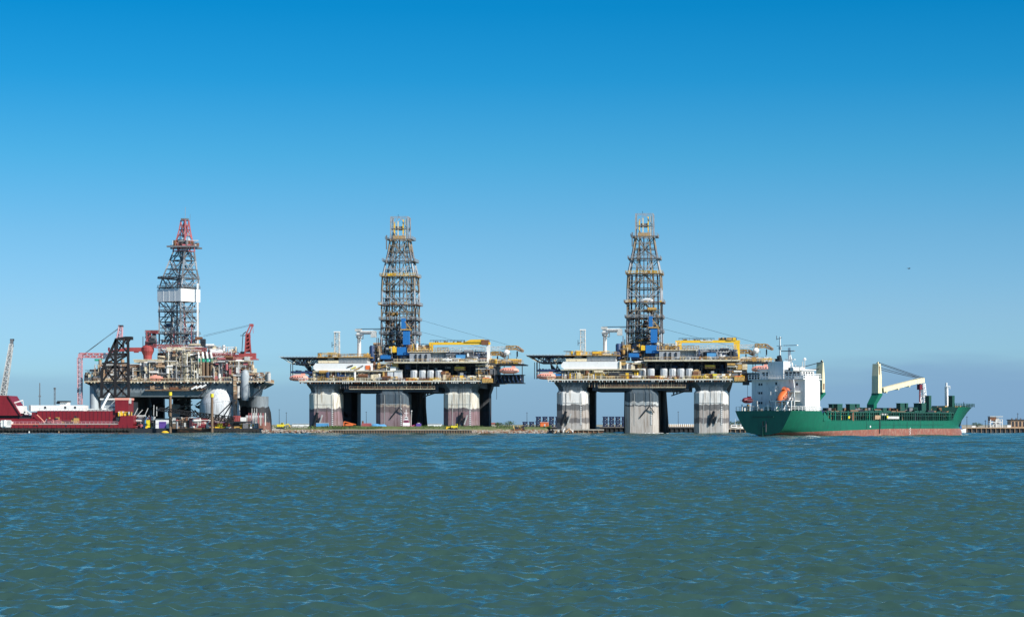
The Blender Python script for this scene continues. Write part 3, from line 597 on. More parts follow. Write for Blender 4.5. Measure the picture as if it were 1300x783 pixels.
        if y in (352, 388):
            for q in range(6): xx = cx+rr.uniform(-wv, wv-1.5); m.box(xx, xx+rr.uniform(.6, 1.6), 24-wv, 24-wi, z+.2, z+rr.uniform(.7, 1.5), rr.choice(('ochre', 'cream', 'rust', 'yellow')))
        m.build('platform', dk)
    m = MB()     # racked pipe, guide rails, travelling gear inside the mast
    for x in (-4.2, -3.4, -2.6, 1.6, 3.0): m.bar((cx+x, 24+rr.uniform(-3, 3), zz(445)), (cx+x*.8, 24, zz(rr.choice((318, 335, 390)))), rr.choice((.22, .3, .4)), rr.choice(('steel', 'dark', 'lightsteel')))
    for q in range(14): x = rr.uniform(-6, 5.4); m.bar((cx+x, 24+rr.uniform(-5, 5), zz(448)), (cx+x, 24, zz(rr.uniform(396, 428))), .34, rr.choice(('dark', 'steel', 'rust')))
    m.box(cx-.9, cx+.9, 23, 25, zz(444), zz(428), 'dark'); m.bar((cx-.4, 24, zz(445)), (cx-.4, 24, zz(300)), .5, 'steel'); m.bar((cx+1.1, 24, zz(445)), (cx+1.1, 24, zz(300)), .22, 'lightsteel'); m.build('drill_pipe', dk)
    m = MB(); e = P(531, 378, 17); m.bar((cx+hw(22.4), 16.6, zz(452)), (cx+hw(22.4), 16.6, zz(392)), .5, 'dark'); m.bar((cx-hw(12)-1, 17, zz(318)), (cx-hw(12)-1, 17, zz(300)), .5, 'steel')
    clutter(fr, m, 489, 530, 395, 445, 17, 30, 90, ['dark', 'steel', 'rust', 'tan', 'ochre', 'lightsteel'], seed+11, .22); m.build('monkey_board', dk)
    m = MB(); m.box(cx-hw(19), cx-hw(10), 17, 31, zz(449), zz(440), 'dark'); m.box(cx-hw(2), cx+hw(12), 19, 31, zz(449), zz(436), 'navy'); m.build('drawworks', dk)
    if seed != 2:
        m = MB(); q = P(508, 384.6, 14); ring = []
        m.rings([[(q.x+math.cos(t)*2.9*s_, 15.4+y_, q.z+math.sin(t)*1.2*s_) for t in [math.pi*2*i/14 for i in range(14)]] for y_, s_ in ((0, .8), (.3, 1), (1.2, .9))], 'clean_white'); w_ = m.build('white_canvas', dk, True)
    # ---- pipe rack and gantry crane, right
    m = MB(); bx(m, 545, 618, 445.5, 459.3, 6, 26, 'pale'); m.build('pipe_rack', root)
    m = MB()
    for x in np.arange(546, 618, 3.6): bx(m, x, x+.5, 443.5, 459.3, 5.5, 5.9, rr.choice(('white', 'lightsteel', 'pale', 'dark')))
    for y in (444, 449, 454): bx(m, 545, 618, y, y+.45, 5.3, 5.6, rr.choice(('white', 'steel')))
    clutter(fr, m, 566, 618, 446, 458, 2, 5, 120, ['dark', 'white', 'steel', 'deepblue', 'lightsteel', 'white', 'navy'], seed+12, .22); m.build('rack_posts', root)
    m = MB(); clutter(fr, m, 545, 618, 454.5, 459.3, .5, 2.5, 60, ['cream', 'white', 'ochre', 'steel', 'rust'], seed+13, .35); m.build('rack_fittings', root)
    m = MB(); bx(m, 579, 590.5, 450, 456, 1.6, 4, 'skyblue'); bx(m, 578.6, 590.9, 449.4, 450.1, 1.5, 4.1, 'deepblue'); m.build('blue_container', root)
    m = MB(); k = 'yellow' if seed == 2 else 'craneyellow'
    bx(m, 544.6, 622, 434.2, 437.6, 8, 10, 'yellow'); bx(m, 545, 621, 434.4, 437.4, 19, 20.6, 'yellow')
    ga = m.build('gantry_crane', root)
    if seed == 2:
        m = MB(); a, b = P(589, 434.2, 7.6), P(614, 430.6, 7.6); m.prism([(a.x, a.z), (b.x, a.z), (b.x, b.z), (a.x+3, b.z-.1)], 7.6, 12, 'yellow'); bx(m, 611, 620, 431.2, 437.7, 7.4, 12.4, 'rust'); m.build('trolley', ga)
    else:
        m = MB(); clutter(fr, m, 596, 618, 431, 434.4, 7.6, 12, 20, ['ochre', 'rust', 'yellow', 'dark'], 5, .4); bx(m, 573, 588, 434.6, 435.6, 7.8, 8, 'white'); m.build('trolley', ga)
    for x0, x1, k in ((545.2, 549.4, 'yellow'), (617.6, 621.8, 'white' if seed == 2 else 'yellow')):
        for y in (8, 19): m = MB(); bx(m, x0, x1, 437.5, 446.5 if x0 < 600 else 462, y, y+1.6, k); m.build('leg', ga)
    m = MB(); 
    for q in range(8): x = rr.uniform(548, 590); bx(m, x, x+rr.uniform(1, 4), 432.4+rr.random(), 434.3, 8.2, 9.6, rr.choice(('dark', 'steel', 'ochre')))
    a = P(546, 434.2, 8); b = P(590, 434.2, 8); m.rail(a, b, 'dark', h=.9, step=1.5, t=.12); m.build('gantry_walkway', ga)
    # ---- right end: boat platform
    m = MB(); bx(m, 618, 664.5, 461.6, 463, 4, 26, 'dark')
    for x in (628, 640, 652, 663):
        for y in (4.4, 14): br(m, (x, 463, y), (x, 487, y), .34, 'dark')
    bx(m, 628, 664, 485.6, 486.6, 4, 15, 'dark'); bx(m, 628, 663.4, 476, 486, 9, 15, 'navy')
    for x in range(630, 663, 5): br(m, (x, 476, 4.2), (x+3.4, 486, 4.2), .3, 'deepblue'); bx(m, x+.4, x+1.6, 477+rr.random()*5, 480+rr.random()*4, 8.6, 9, 'clean_white')
    bx(m, 628, 664, 475.2, 476, 4, 15, 'dark'); bx(m, 624, 632.5, 485.5, 490.5, 4, 10, 'dark'); br(m, (630.5, 490, 5), (630.5, 507, 5), .16, 'dark'); m.build('davit', root)
    m = MB(); bx(m, 611, 630, 464, 482, 6, 24, 'navy'); clutter(fr, m, 612, 630, 462, 486, 3, 6, 60, ['dark', 'rust', 'cream', 'steel', 'ochre', 'navy'], seed+14, .25); m.build('stair_tower', root)
    m = MB(); a = P(622, 461.4, 4); b = P(664, 461.4, 4); m.rail(a, b, 'ochre', h=1.4, step=1.3, t=.18); clutter(fr, m, 622, 662, 455.5, 461.5, 4.5, 16, 60, ['ochre', 'cream', 'yellow', 'cream', 'steel', 'white'], seed+15, .28); m.build('end_platform', root)
    # ---- horizontal crane booms reaching right, with stays from the derrick
    for (bxp, byp, d_), (tx, ty), k, hk in (((556, 443.2, 22), (650, 441.5), 'white', 657), ((600, 448.4, 24), (632, 448.6), 'cream', 632)):
        m = MB(); ex = 14 if hk == 657 else 9
        p = P(bxp, byp, d_); q = P(tx, ty, d_-8); e = P(tx+ex, ty+4.4, d_-10)
        m.truss(p, q, 1.7, 1.5, 16, .2, k, 1.3, 1.2); mi = q.lerp(e, .4)+Vector((0, 0, .7))
        m.truss(q-Vector((2.5, 0, 0)), mi, 1.5, 1.6, 3, .36, 'ochre', 1.5, 1.6); m.truss(mi, e, 1.5, 1.6, 3, .36, 'tan', 1.0, .7)
        cn = m.build('crane_boom', root)
        m = MB(); h = P(hk-.4, 446 if hk == 657 else 452, d_-9); g = P(hk-.4, 452.5 if hk == 657 else 458, d_-9); m.bar(P(hk-.4, ty+1.5, d_-9), h, .14, 'dark'); m.bar(h, g, .6, 'dark'); m.bar(g, g-Vector((.4, 0, .9)), .3, 'dark'); m.build('hook_block', cn)
        m = MB(); s0 = P(530, 405 if hk == 657 else 420, 20); 
        for dy in (0, .7): m.bar(s0+Vector((0, dy, 0)), q+Vector((0, dy, .8)), .09, 'dark')
        m.build('stay_cable', cn)
    m = MB(); p = P(643, 461, 12); q = P(643, 451, 12); m.truss(p, q, 1.8, 1.8, 3, .2, 'steel'); m.rail(q-Vector((2, .8, 0)), q+Vector((2, -.8, 0)), 'steel', t=.13); m.build('radar_mast', root)
    m = MB(); q = P(643.2, 447.6, 12); m.lathe(q.x, 12, [(.3, q.z-1.3), (1.1, q.z-1.0), (1.5, q.z), (1.2, q.z+.8), (.5, q.z+1.3), (.05, q.z+1.4)], 'clean_white', 14); m.build('radome', root, True)
    # lifeboats hang in the davits: things of their own
    def wpt(x, y, d_):
        p = P(x, y, d_); return Vector((fx.x0+p.x*fx.c-p.y*fx.s, D+p.x*fx.s+p.y*fx.c, p.z+zoff))
    return wpt
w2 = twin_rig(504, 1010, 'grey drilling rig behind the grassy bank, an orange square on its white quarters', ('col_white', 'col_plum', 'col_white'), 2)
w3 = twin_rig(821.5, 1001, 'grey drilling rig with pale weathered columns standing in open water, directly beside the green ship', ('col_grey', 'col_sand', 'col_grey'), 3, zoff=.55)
lifeboat(w2(379.5, 480.0, 1.8), R(-6), 'salmon lifeboat under the helideck corner of the rig behind the grassy bank')
lifeboat(w2(646.5, 470.8, 1.2), R(-6), 'pink lifeboat in the dark end frame of the rig behind the grassy bank')
lifeboat(w3(379.5, 480.0, 1.8), R(-6), 'salmon lifeboat under the helideck corner of the rig next to the green ship')
lifeboat(w3(646.5, 470.8, 1.2), R(-6), "pink lifeboat in the end frame above the green ship's stern")

# ------------------------------------------------------------------ the green heavy-lift ship
def ship():
    fr = Frame(968.6, 730, 49); P = fr.P; bx = fr.box; br = fr.bar
    root = thing('cargo_ship', 'green cargo ship with white stern house, two cream deck cranes and rusty red waterline', 'ship', (fr.x0, 730, 0), R(49))
    Lh = P(1228.5, 517, 0).x; up = P(1043, 521, -11).x; uf = P(1203, 530, -9).x; B = 11
    zmain = P(1100, 534.3, -11).z; zbow = P(1232, 517, 0).z; zp = P(1005, 521, -11).z
    def stem(z):
        pts = [(-1.5, P(1219, 552, 0).x), (2.2, P(1220, 547, 0).x), (3.0, P(1213.5, 543, 0).x), (zbow, Lh)]
        for (a, b), (c, d) in zip(pts, pts[1:]):
            if z <= c: return b+(d-b)*(z-a)/(c-a)
        return Lh
    def zdeck(u):
        if u < up: return zp
        if u < up+2.5: return zp+(zmain-zp)*(u-up)/2.5
        if u < uf: return zmain
        return min(1, (u-uf)/4)*(zbow-zmain)+zmain if u < uf+4 else zbow
    us = [0, 2, 4, 6.5, 9, 12, 16, 20, 25, 30, up-.05, up+1.2, up+2.5, 45, 60, 75, 90, Lh*.76, Lh*.82, Lh*.87, uf-.01, uf+2, uf+4, Lh*.955, Lh*.98, Lh*.995, Lh]
    us = sorted(set(us)); rings = []; kk = []
    for u in us:
        f = u/Lh; zd = zdeck(u)
        bd = B*(1 if f < .80 else max(.02, 1-((f-.80)/.20)**2.4)); bd *= .985+.015*min(1, u/3)
        bw = B*.985*math.sin(math.pi/2*min(1, max(.0, (u-1.5))/34))**.75
        if f > .72: bw *= max(.02, 1-((f-.72)/.28)**2.0)
        zb = .5 if u == 0 else max(-1.5, .5-u*.5)
        boot = 1.3+1.2*min(1, f*2.2)
        rows = [-1.5, 0, boot*.5, boot, boot+.9, boot+1.8, zd*.75+.25*boot, zd]
        pts = []
        for z in rows:
            z = max(z, zb+(.02*rows.index(z))) if z < zb else z
            t = min(1, max(0, z/zd)); p = (.27+f*.6) if f < .4 else (.51+(f-.4)*(2.6 if f < .85 else 4.2))
            hb = bw+(bd-bw)*t**p
            if u < 6: hb = max(.15, hb*(.93+.07*t)*(1 if z > .9 else .55))
            x = u if u < Lh*.75 else Lh*.75+(u-Lh*.75)*(stem(z)-Lh*.75)/(Lh*.25)
            pts.append((x, hb, z))
        rings.append([(x, -y, z) for x, y, z in pts]+[(x, y, z) for x, y, z in reversed(pts)])
    m = MB(); n = len(rings[0]); m.v = [p for r in rings for p in r]
    for j in range(len(rings)-1):
        for i in range(n):
            i2 = (i+1) % n; m.f.append((j*n+i, (j+1)*n+i, (j+1)*n+i2, j*n+i2))
            low = (i < 3 or i >= n-4) ; deck = (i == n//2-1)
            m.m.append(m.mi('boot' if low else ('darkgreen' if deck else 'green')))
    m.f.append(tuple(range(n))); m.m.append(m.mi('green')); m.f.append(tuple(range((len(rings)-1)*n, len(rings)*n))[::-1]); m.m.append(m.mi('green'))
    hull = m.build('hull', root, True)
    m = MB(); uu = 44
    while uu < Lh*.72: m.box(uu, uu+.16, -11.03, -10.7, 2.6, zmain-.05, 'darkgreen'); uu += 8.5
    m.box(44, Lh*.72, -11.02, -10.7, zmain-1.25, zmain-1.15, 'darkgreen'); m.build('plate_seam', hull)
    m = MB(); q = P(1116.3, 540, -11); m.box(q.x, q.x+.35, -11.12, -10.7, .9, zmain+.9, 'dark'); m.build('rope_ladder', hull)
    m = MB()
    for q in range(6): m.box(71+(q%2)*.25, 71.5+(q%2)*.25, -11.04, -10.7, .5+q*.42, .72+q*.42, 'white')
    m.box(46, 46.6, -11.04, -10.7, 2.9, 3.5, 'clean_white'); m.build('draught_marks', hull)
    m = MB(); m.box(-.5, 3.5, -.25, .25, -1, 3.2, 'darkgreen'); m.box(-.35, .4, -4.2, 4.0, 6.2, 6.5, 'darkgreen'); m.box(-.3, -.02, -1.4, -1.2, 1.5, 5, 'steel'); m.box(-.3, -.02, -.2, 0, 1.5, 5, 'steel')
    m.box(-.3, -.02, -1.3, 0, 3.2, 3.4, 'steel'); m.build('rudder', root)
    m = MB()
    for u in (0,): m.rail((.2, -10.6, zp), (.2, 10.6, zp), 'white', h=1.3, step=2, t=.14)
    m.rail((.2, -10.6, zp), (up, -10.7, zp), 'white', h=1.3, step=2, t=.14); m.rail((.2, 10.6, zp), (up, 10.7, zp), 'white', h=1.3, step=2, t=.14); m.build('stern_rail', root)
    m = MB(); m.rail((uf+5, -9, zbow), (Lh*.955, -6, zbow), 'darkgreen', h=1.2, step=1.5, t=.14); m.rail((Lh*.955, -6, zbow), (Lh-.5, 0, zbow), 'darkgreen', h=.9, step=1.5, t=.14); m.build('bow_rail', root)
    # mooring gear on poop
    m = MB(); rr = random.Random(4)
    for q in range(26):
        u = rr.uniform(1, 10); y = rr.uniform(-10, 10); m.box(u, u+rr.uniform(.5, 1.6), y, y+rr.uniform(.5, 1.6), zp, zp+rr.uniform(.6, 1.6), rr.choice(('white', 'dark', 'darkgreen', 'steel', 'white')))
    for y in (-10, -8.2, -6.5, -4, -1, 3, 6, 9): m.bar((1.2, y, zp), (1.2, y, zp+3.2 if y < -3 else zp+2.1), .3, 'white')
    m.box(1, 1.4, -10.2, -2, zp+2.9, zp+3.2, 'white'); m.build('mooring_gear', root)
    # house
    u1 = P(955, 500, 10).x; z2 = P(955, 482.5, 10).z; u2 = u1+7.2; zr = P(1030, 476.3, -10).z
    m = MB(); m.box(u1, u1+9, -10.2, 10.2, zp, z2, 'white')
    h = m.build('deckhouse', root)
    m = MB(); us1 = P(1022.5, 500, -10.45).x; us2 = P(1039.6, 500, -10.45).x; m.box(us1-.2, us2, -10.5, -6.5, zp+.02, zr, 'clean_white'); m.build('side_casing', root)
    m = MB()
    for z in (z2-1.4, z2-4.2, z2-7.4):
        for y in (7.2, 6.3, ): m.box(u1-.06, u1+.1, y-.3, y+.3, z-.35, z+.35, 'dark')
    for y, z in ((0.6, z2-1.2), (0.4, z2-2.8), (-2.2, z2-7), (3, z2-7), (-7.4, z2-1.5)): m.box(u1-.06, u1+.1, y-.35, y+.35, z-.4, z+.4, 'dark')
    m.build('window', h)
    m = MB()
    for i, z in enumerate((zp+3.0, zp+6.0)):
        m.box(u1-3.2, u1, -8.6, -.8 if i else 1.0, z, z+.22, 'white'); m.rail((u1-3.1, -8.6, z+.2), (u1-3.1, -.8 if i else 1, z+.2), 'white', h=1.1, step=1, t=.12)
    for y in (-8.4, -6.2, -1.2, .8): m.bar((u1-3, y, zp), (u1-3, y, zp+6.2), .28, 'white')
    m.box(u1-1.6, u1-.4, -.2, .9, zp+6.2, z2-2, 'white'); m.box(u1-2.6, u1-1.2, -2.0, -1.0, zp, zp+2.6, 'white'); m.bar((u1-2.8, -8.4, zp+6.2), (u1-2.6, -7.8, z2), .25, 'white')
    m.build('stair_platform', root)
    m = MB(); m.box(u1-1.2, u1+9.5, -10.6, 10.8, z2, z2+.3, 'white'); m.rail((u1-1.1, -10.4, z2+.3), (u1-1.1, 10.7, z2+.3), 'clean_white', h=1.5, step=1.1, t=.16); m.rail((u1-1.1, -10.5, z2+.3), (u1+9, -10.5, z2+.3), 'clean_white', h=1.5, step=1.1, t=.16)
    m.build('bridge_deck', root)
    zw = P(980, 469.5, 3).z; m = MB(); m.box(u1+1.5, u1+8.6, -8.2, 8.2, z2+.3, zw-.2, 'white'); m.box(u1+1.0, u1+9, -8.7, 8.7, zw-.2, zw+.1, 'clean_white'); m.build('wheelhouse', root)
    m = MB()
    for y in np.arange(-7.4, 7.6, 1.5): m.box(u1+1.44, u1+1.55, y, y+.95, z2+1.4, z2+2.5, 'dark')
    for u in np.arange(u1+2.3, u1+8, 1.5): m.box(u, u+.95, -8.26, -8.15, z2+1.4, z2+2.5, 'dark')
    m.build('bridge_window', root)
    # funnel casing and mast
    zf = P(990, 458.5, -.5).z; zf2 = P(985, 463, 2).z; m = MB(); m.box(u1+.6, u1+4.3, -1.8, 1.6, z2+.3, zf, 'clean_white'); 
    m.prism([(u1+.62, z2+.3), (u1+4, z2+.3), (u1+4, zf-.1), (u1+.62, zf-.1)], 1.6, 4.2, 'white'); m.build('funnel_casing', root)
    m = MB(); m.tube((u1+2, .4, zf), (u1+1.2, .4, zf+1.7), .75, 'dark'); m.tube((u1+2.2, 1.9, zf), (u1+2, 1.9, zf+.9), .5, 'dark'); m.build('exhaust_pipe', root)
    m = MB(); zt = P(999, 441, -1.5).z; um = u1+4.8
    m.bar((um, -1.2, z2), (um, -1.2, zt), .65, 'clean_white'); m.bar((um, -2.8, zf-3), (um, -1.3, zt-1), .3, 'clean_white'); m.box(um-.4, um+.4, -3.2, 1.8, zt-1.2, zt-.95, 'steel'); m.box(um-.4, um+.4, -4.4, .9, zt+.6, zt+.85, 'white'); m.box(um-.3, um+.3, -3.4, .4, zt-4, zt-3.7, 'white')
    zt2 = P(988, 427, 1).z; m.bar((um-1.5, 1.4, zf), (um-1.5, 1.4, zt2), .34, 'white'); m.bar((um-1.5, .6, zt2-.3), (um-1.5, 2.6, zt2-.8), .14, 'steel'); m.bar((um-1.5, 2.7, zt2-1), (um-1.5, 2.7, zt2+.3), .16, 'steel'); m.bar((um-1.5, .5, zt2-3), (um-1.5, 2.7, zt2-3), .14, 'steel')
    m.box(um-1.7, um-1.3, 1.0, 1.8, zt2-4.2, zt2-3.2, 'pale'); m.build('mast', root)
    m = MB(); zq = zw; 
    for y, hh in ((-7.5, 2.6), (-4.8, 1.6), (-3.4, 1.1), (5.5, 1.4)): m.bar((u1+3, y, zq), (u1+3, y, zq+hh), .2, 'white')
    m.lathe(u1+5, -7.0, [(.1, zq+2.8), (.5, zq+3.1), (.55, zq+3.5), (.1, zq+3.9)], 'clean_white', 10); m.bar((u1+5, -7, zq), (u1+5, -7, zq+2.9), .15, 'white'); m.rail((u1+1.2, -8.4, zq+.1), (u1+1.2, 8.2, zq+.1), 'white', h=1, step=1.4, t=.12)
    clutter(Frame(968.6, 730, 49), m, 1003, 1022, 466, 470, -8, -5, 10, ['white', 'pinkred', 'white', 'dark'], 8, .3); m.build('monkey_island', root)
    # open cargo deck
    x0, x1 = up+2.6, uf+1
    m = MB(); ztop = P(1100, 521.5, -10).z
    m.box(x0+1, x1+3, -8.3, 8.3, zmain, ztop-.5, 'darkgreen'); m.build('hatch_coaming', root)
    m = MB(); x = x0
    while x < x1:
        w_ = rr.choice((3, 5, 6)); m.box(x+1.2, min(x1+2, x+w_+1), -8.1, 8.1, ztop-.5, ztop-.5+rr.uniform(.25, .9), rr.choice(('darkgreen', 'darkgreen', 'dark', 'wood'))); x += w_+.3
    m.build('hatch_cover', root)
    m = MB(); x = x0
    while x < x1:
        big = rr.random() < .14; k = 'green' if (big or rr.random() < .15) else 'darkgreen'
        m.box(x, x+(.55 if big else .26), -10.9, -10.4, zmain, ztop-.3+(.3 if big else 0), k); m.box(x, x+.3, 10.4, 10.9, zmain, ztop-.3, 'darkgreen'); x += rr.choice((1.1, 1.35, 1.6))
    m.box(x0, x1, -10.95, -10.35, ztop-.6, ztop-.25, 'darkgreen'); m.box(x0, x1, -10.95, -10.6, zmain+.05, zmain+.25, 'green'); m.box(x0, x1, 10.35, 10.95, ztop-.6, ztop-.25, 'darkgreen'); m.box(x0, x1, -10.85, -10.7, zmain+1.8, zmain+1.95, 'darkgreen')
    m.prism([(up+1.3, zmain), (up+5.5, zmain), (up+1.4, zp-.2)], -10.98, -10.7, 'green'); m.build('side_frame', root)
    m = MB()
    clutter(fr, m, 1048, 1205, 523, 534, -10.2, -8.5, 150, ['dark', 'darkgreen', 'rust', 'wood', 'darkgreen', 'ochre', 'dark', 'pale'], 31, .45); clutter(fr, m, 1050, 1205, 517.5, 522, -7, 5, 110, ['darkgreen', 'dark', 'wood', 'darkgreen', 'rust', 'steel'], 32, .5)
    q = P(1131.5, 530, -10.2); m.box(q.x-3.8, q.x+3.6, -11.05, -10.0, q.z-.4, q.z+.45, 'pale'); q = P(1076, 529.5, -10.5)
    m.box(q.x-.4, q.x+.4, -11.1, -10.9, q.z-.4, q.z+.4, 'brightyellow'); q = P(1125, 529, -10.5); m.box(q.x-.4, q.x+.4, -11.1, -10.9, q.z-.4, q.z+.4, 'brightyellow'); bx(m, 1111, 1118, 527, 532, -11.0, -10.2, 'tan'); bx(m, 1041, 1048, 521.5, 525, -9.8, -6, 'deepblue')
    m.build('deck_cargo', root)
    m = MB(); q = P(1066, 524, -7); R_ = [(3.8, q.z-.8), (3.2, q.z), (1.6, q.z+.7), (.3, q.z+.9)]
    m.rings([[(q.x+1.6*r*math.cos(t), -6+r*math.sin(t), z) for t in [math.pi*2*i/14 for i in range(14)]] for r, z in R_], 'wood'); m.build('dunnage_pile', root)
    for a, b, t, d_ in ((1057, 1061.6, 513, 7), (1063.2, 1069.6, 513, -7), (1079, 1085.6, 513, -7), (1087.4, 1091.6, 513, 7), (1143, 1148.6, 512, -7), (1150.6, 1153, 512, 7), (1165, 1168.4, 512, 7), (1170.2, 1175.8, 512, -7), (1179.4, 1182.4, 502.5, -6), (1209, 1212, 502.5, -4)):
        m = MB(); bx(m, a, b, t, 524, d_, d_+1.6, 'darkgreen'); bx(m, a-.2, b+.2, t-.4, t, d_-.1, d_+1.7, 'green'); m.build('stanchion', root)
    m = MB(); clutter(fr, m, 1186, 1228, 515, 519.5, -2.5, 2, 60, ['dark', 'darkgreen', 'dark', 'steel', 'ochre'], 34, .4); q = P(1223.5, 517, 0); m.bar(q, q+Vector((0, 0, 2)), .15, 'dark'); m.build('windlass', root)
    m = MB(); q = P(1202, 519, 0); e = P(1201.4, 488.5, 0); m.bar(q, q.lerp(e, .93), .95, 'clean_white'); m.bar(q.lerp(e, .5), e+Vector((0, 0, .8)), .5, 'clean_white'); m.bar(q+Vector((2.8, 0, 0)), q.lerp(e, .7), .28, 'white'); m.rail(q.lerp(e, .83)-Vector((.9, .9, 0)), q.lerp(e, .83)+Vector((1.0, -.9, 0)), 'white', t=.13); m.bar(q.lerp(e, .55)+Vector((2, 0, 0)), q.lerp(e, .2)+Vector((2, 0, 0)), .15, 'white'); m.build('foremast', root)
    # cranes on the port side
    def crane(xa, xb, yt, yb, ped, jib):
        c = None; d_ = 6.5; a = P(xa, yb, d_+2.4); b = P(xb, yb, d_); zt_ = P(xb, yt, d_).z; l_ = b.x-a.x
        m = MB(); x_a, x_b = a.x, b.x
        m.rings([[(x_a+e, d_+e*.3, z), (x_b-e, d_+e*.3, z), (x_b-e, d_+2.6, z), (x_a+e, d_+2.6, z)] for z, e in ((b.z, -.1), (b.z+6, 0), (zt_-1.2, .35), (zt_-.2, .45))], 'craneyellow')
        m.box(x_a+.6, x_a+1.1, d_+.5, d_+.9, zt_-.2, zt_+.5, 'craneyellow'); m.box(x_b-1.1, x_b-.6, d_+.5, d_+.9, zt_-.2, zt_+.4, 'dark'); m.box(x_a+.4, x_a+1.0, d_-.15, d_+1.0, b.z+1.0, b.z+3.0, 'rust') if not jib else m.box(x_a+.6, x_a+.9, d_-.1, d_+.3, zt_-4, zt_-1, 'rust')
        c = m.build('deck_crane', root)
        m = MB(); zb_ = P(xa, 523, d_).z-1.5; zm_ = P(xa, ped, d_).z; sh = P(xb, ped, d_).x-P(xb-6, ped, d_).x
        m.rings([[(x_a-sh+.0, d_-.1, zb_), (x_b-sh-.2, d_-.1, zb_), (x_b-sh-.2, d_+2.7, zb_), (x_a-sh, d_+2.7, zb_)], [(x_a-sh, d_-.1, zm_), (x_b-sh-.2, d_-.1, zm_), (x_b-sh-.2, d_+2.7, zm_), (x_a-sh, d_+2.7, zm_)], [(x_a, d_-.2, b.z-.6), (x_b+.3, d_-.2, b.z-.6), (x_b+.3, d_+2.8, b.z-.6), (x_a, d_+2.8, b.z-.6)], [(x_a, d_-.2, b.z), (x_b+.2, d_-.2, b.z), (x_b+.2, d_+2.8, b.z), (x_a, d_+2.8, b.z)]], 'green'); m.build('pedestal', c)
        if jib:
            j0 = P(xb, 495, d_+1); j1 = P(1162, 484, d_+1); j2 = P(1171, 482.6, d_+1); m = MB()
            m.bar(j0, j1, 1.8, 'craneyellow', 1.5); m.bar(j1, j2, 1.9, 'craneyellow', 1.7)
            for f in (.1, .45, .78): q = j0.lerp(j1, f); m.box(q.x-.4, q.x+.4, q.y-.7, q.y+.9, q.z-1.3, q.z-.3, 'craneyellow')
            m.build('jib', c); m = MB(); t0 = Vector((x_b-.8, d_+1, zt_+.1))
            for dy, dz in ((-.7, 0), (.7, 0), (-.7, -1.6), (.7, -2)): m.bar(t0+Vector((0, dy, dz)), j2+Vector((-3 if dz else 0, dy, .8)), .16, 'dark')
            m.build('hoist_rope', c); m = MB(); q = P(1167.6, 486, d_+1); e = P(1167.6, 492, d_+1)
            m.box(e.x-.9, e.x+.9, e.y-.6, e.y+.6, e.z-.7, e.z+1.2, 'darkred'); m.bar(q, e, .3, 'rust'); m.bar(e, P(1167.6, 512, d_+1), .35, 'pinkred'); m.build('hook_block', c)
            m = MB(); m.truss(P(1172.5, 516, d_+1), P(1171.6, 487, d_+1), 1.8, 1.8, 9, .24, 'clean_white', 1.2, 1.2); m.bar(P(1173, 500, d_+1), P(1169, 512, d_+1), .3, 'clean_white'); m.bar(P(1166, 516, d_+1), P(1169.5, 503, d_+1), .3, 'clean_white'); m.build('boom_rest', root)
        else:
            m = MB(); t0 = Vector((x_a+.8, d_+1, zt_))
            for dy, dz, ex in ((-.7, 0, 0), (.7, -2.4, 0)): m.bar(t0+Vector((0, dy, dz)), P(1009, 468.5+(1.2 if dz else 0), 6.5), .22, 'dark')
            m.build('hoist_rope', c)
    crane(1107.5, 1119.3, 461, 499, 513, True); crane(1036.5, 1047, 459, 498, 509, False)
    q = (u1-2.2, -4.6); W = lambda u, y, z: Vector((fr.x0+u*fr.c-y*fr.s, 730+u*fr.s+y*fr.c, z))
    lifeboat(W(u1-3.3, -4.5, P(1003, 502, -4.5).z+.1), R(49), 'bright orange lifeboat tilted on the launching ramp at the stern of the green ship', 6.9, 'orange', 'orange', None, R(-38))
    m = MB()
    for y in (-6.3, -3.0): m.bar((u1-6.2, y, zp), (u1-.8, y, zp+5.6), .34, 'clean_white'); m.bar((u1-.9, y, zp), (u1-.9, y, zp+5.6), .25, 'clean_white'); m.bar((u1-6.2, y, zp), (u1-3, y, zp), .25, 'clean_white')
    m.build('launching_ramp', root)
    t = lifeboat(W(2.8, 8.0, P(951, 508.5, 8).z), R(49+8), "small dark red rescue boat on the port quarter of the green ship", 5.6, 'darkred', 'darkred', None, 0, 'rescue boat')
    m = MB(); q = P(952, 512, 7); m.bar((q.x+1, 8.5, zp), (q.x+1, 8.5, zp+2.2), .5, 'ochre'); m.bar((q.x+2.5, 6, zp), (q.x+2.5, 6, zp+3.2), .4, 'pale'); m.box(q.x, q.x+4, 6.8, 9.2, zp+1.2, zp+1.55, 'steel'); m.build('boat_cradle', root)
ship()

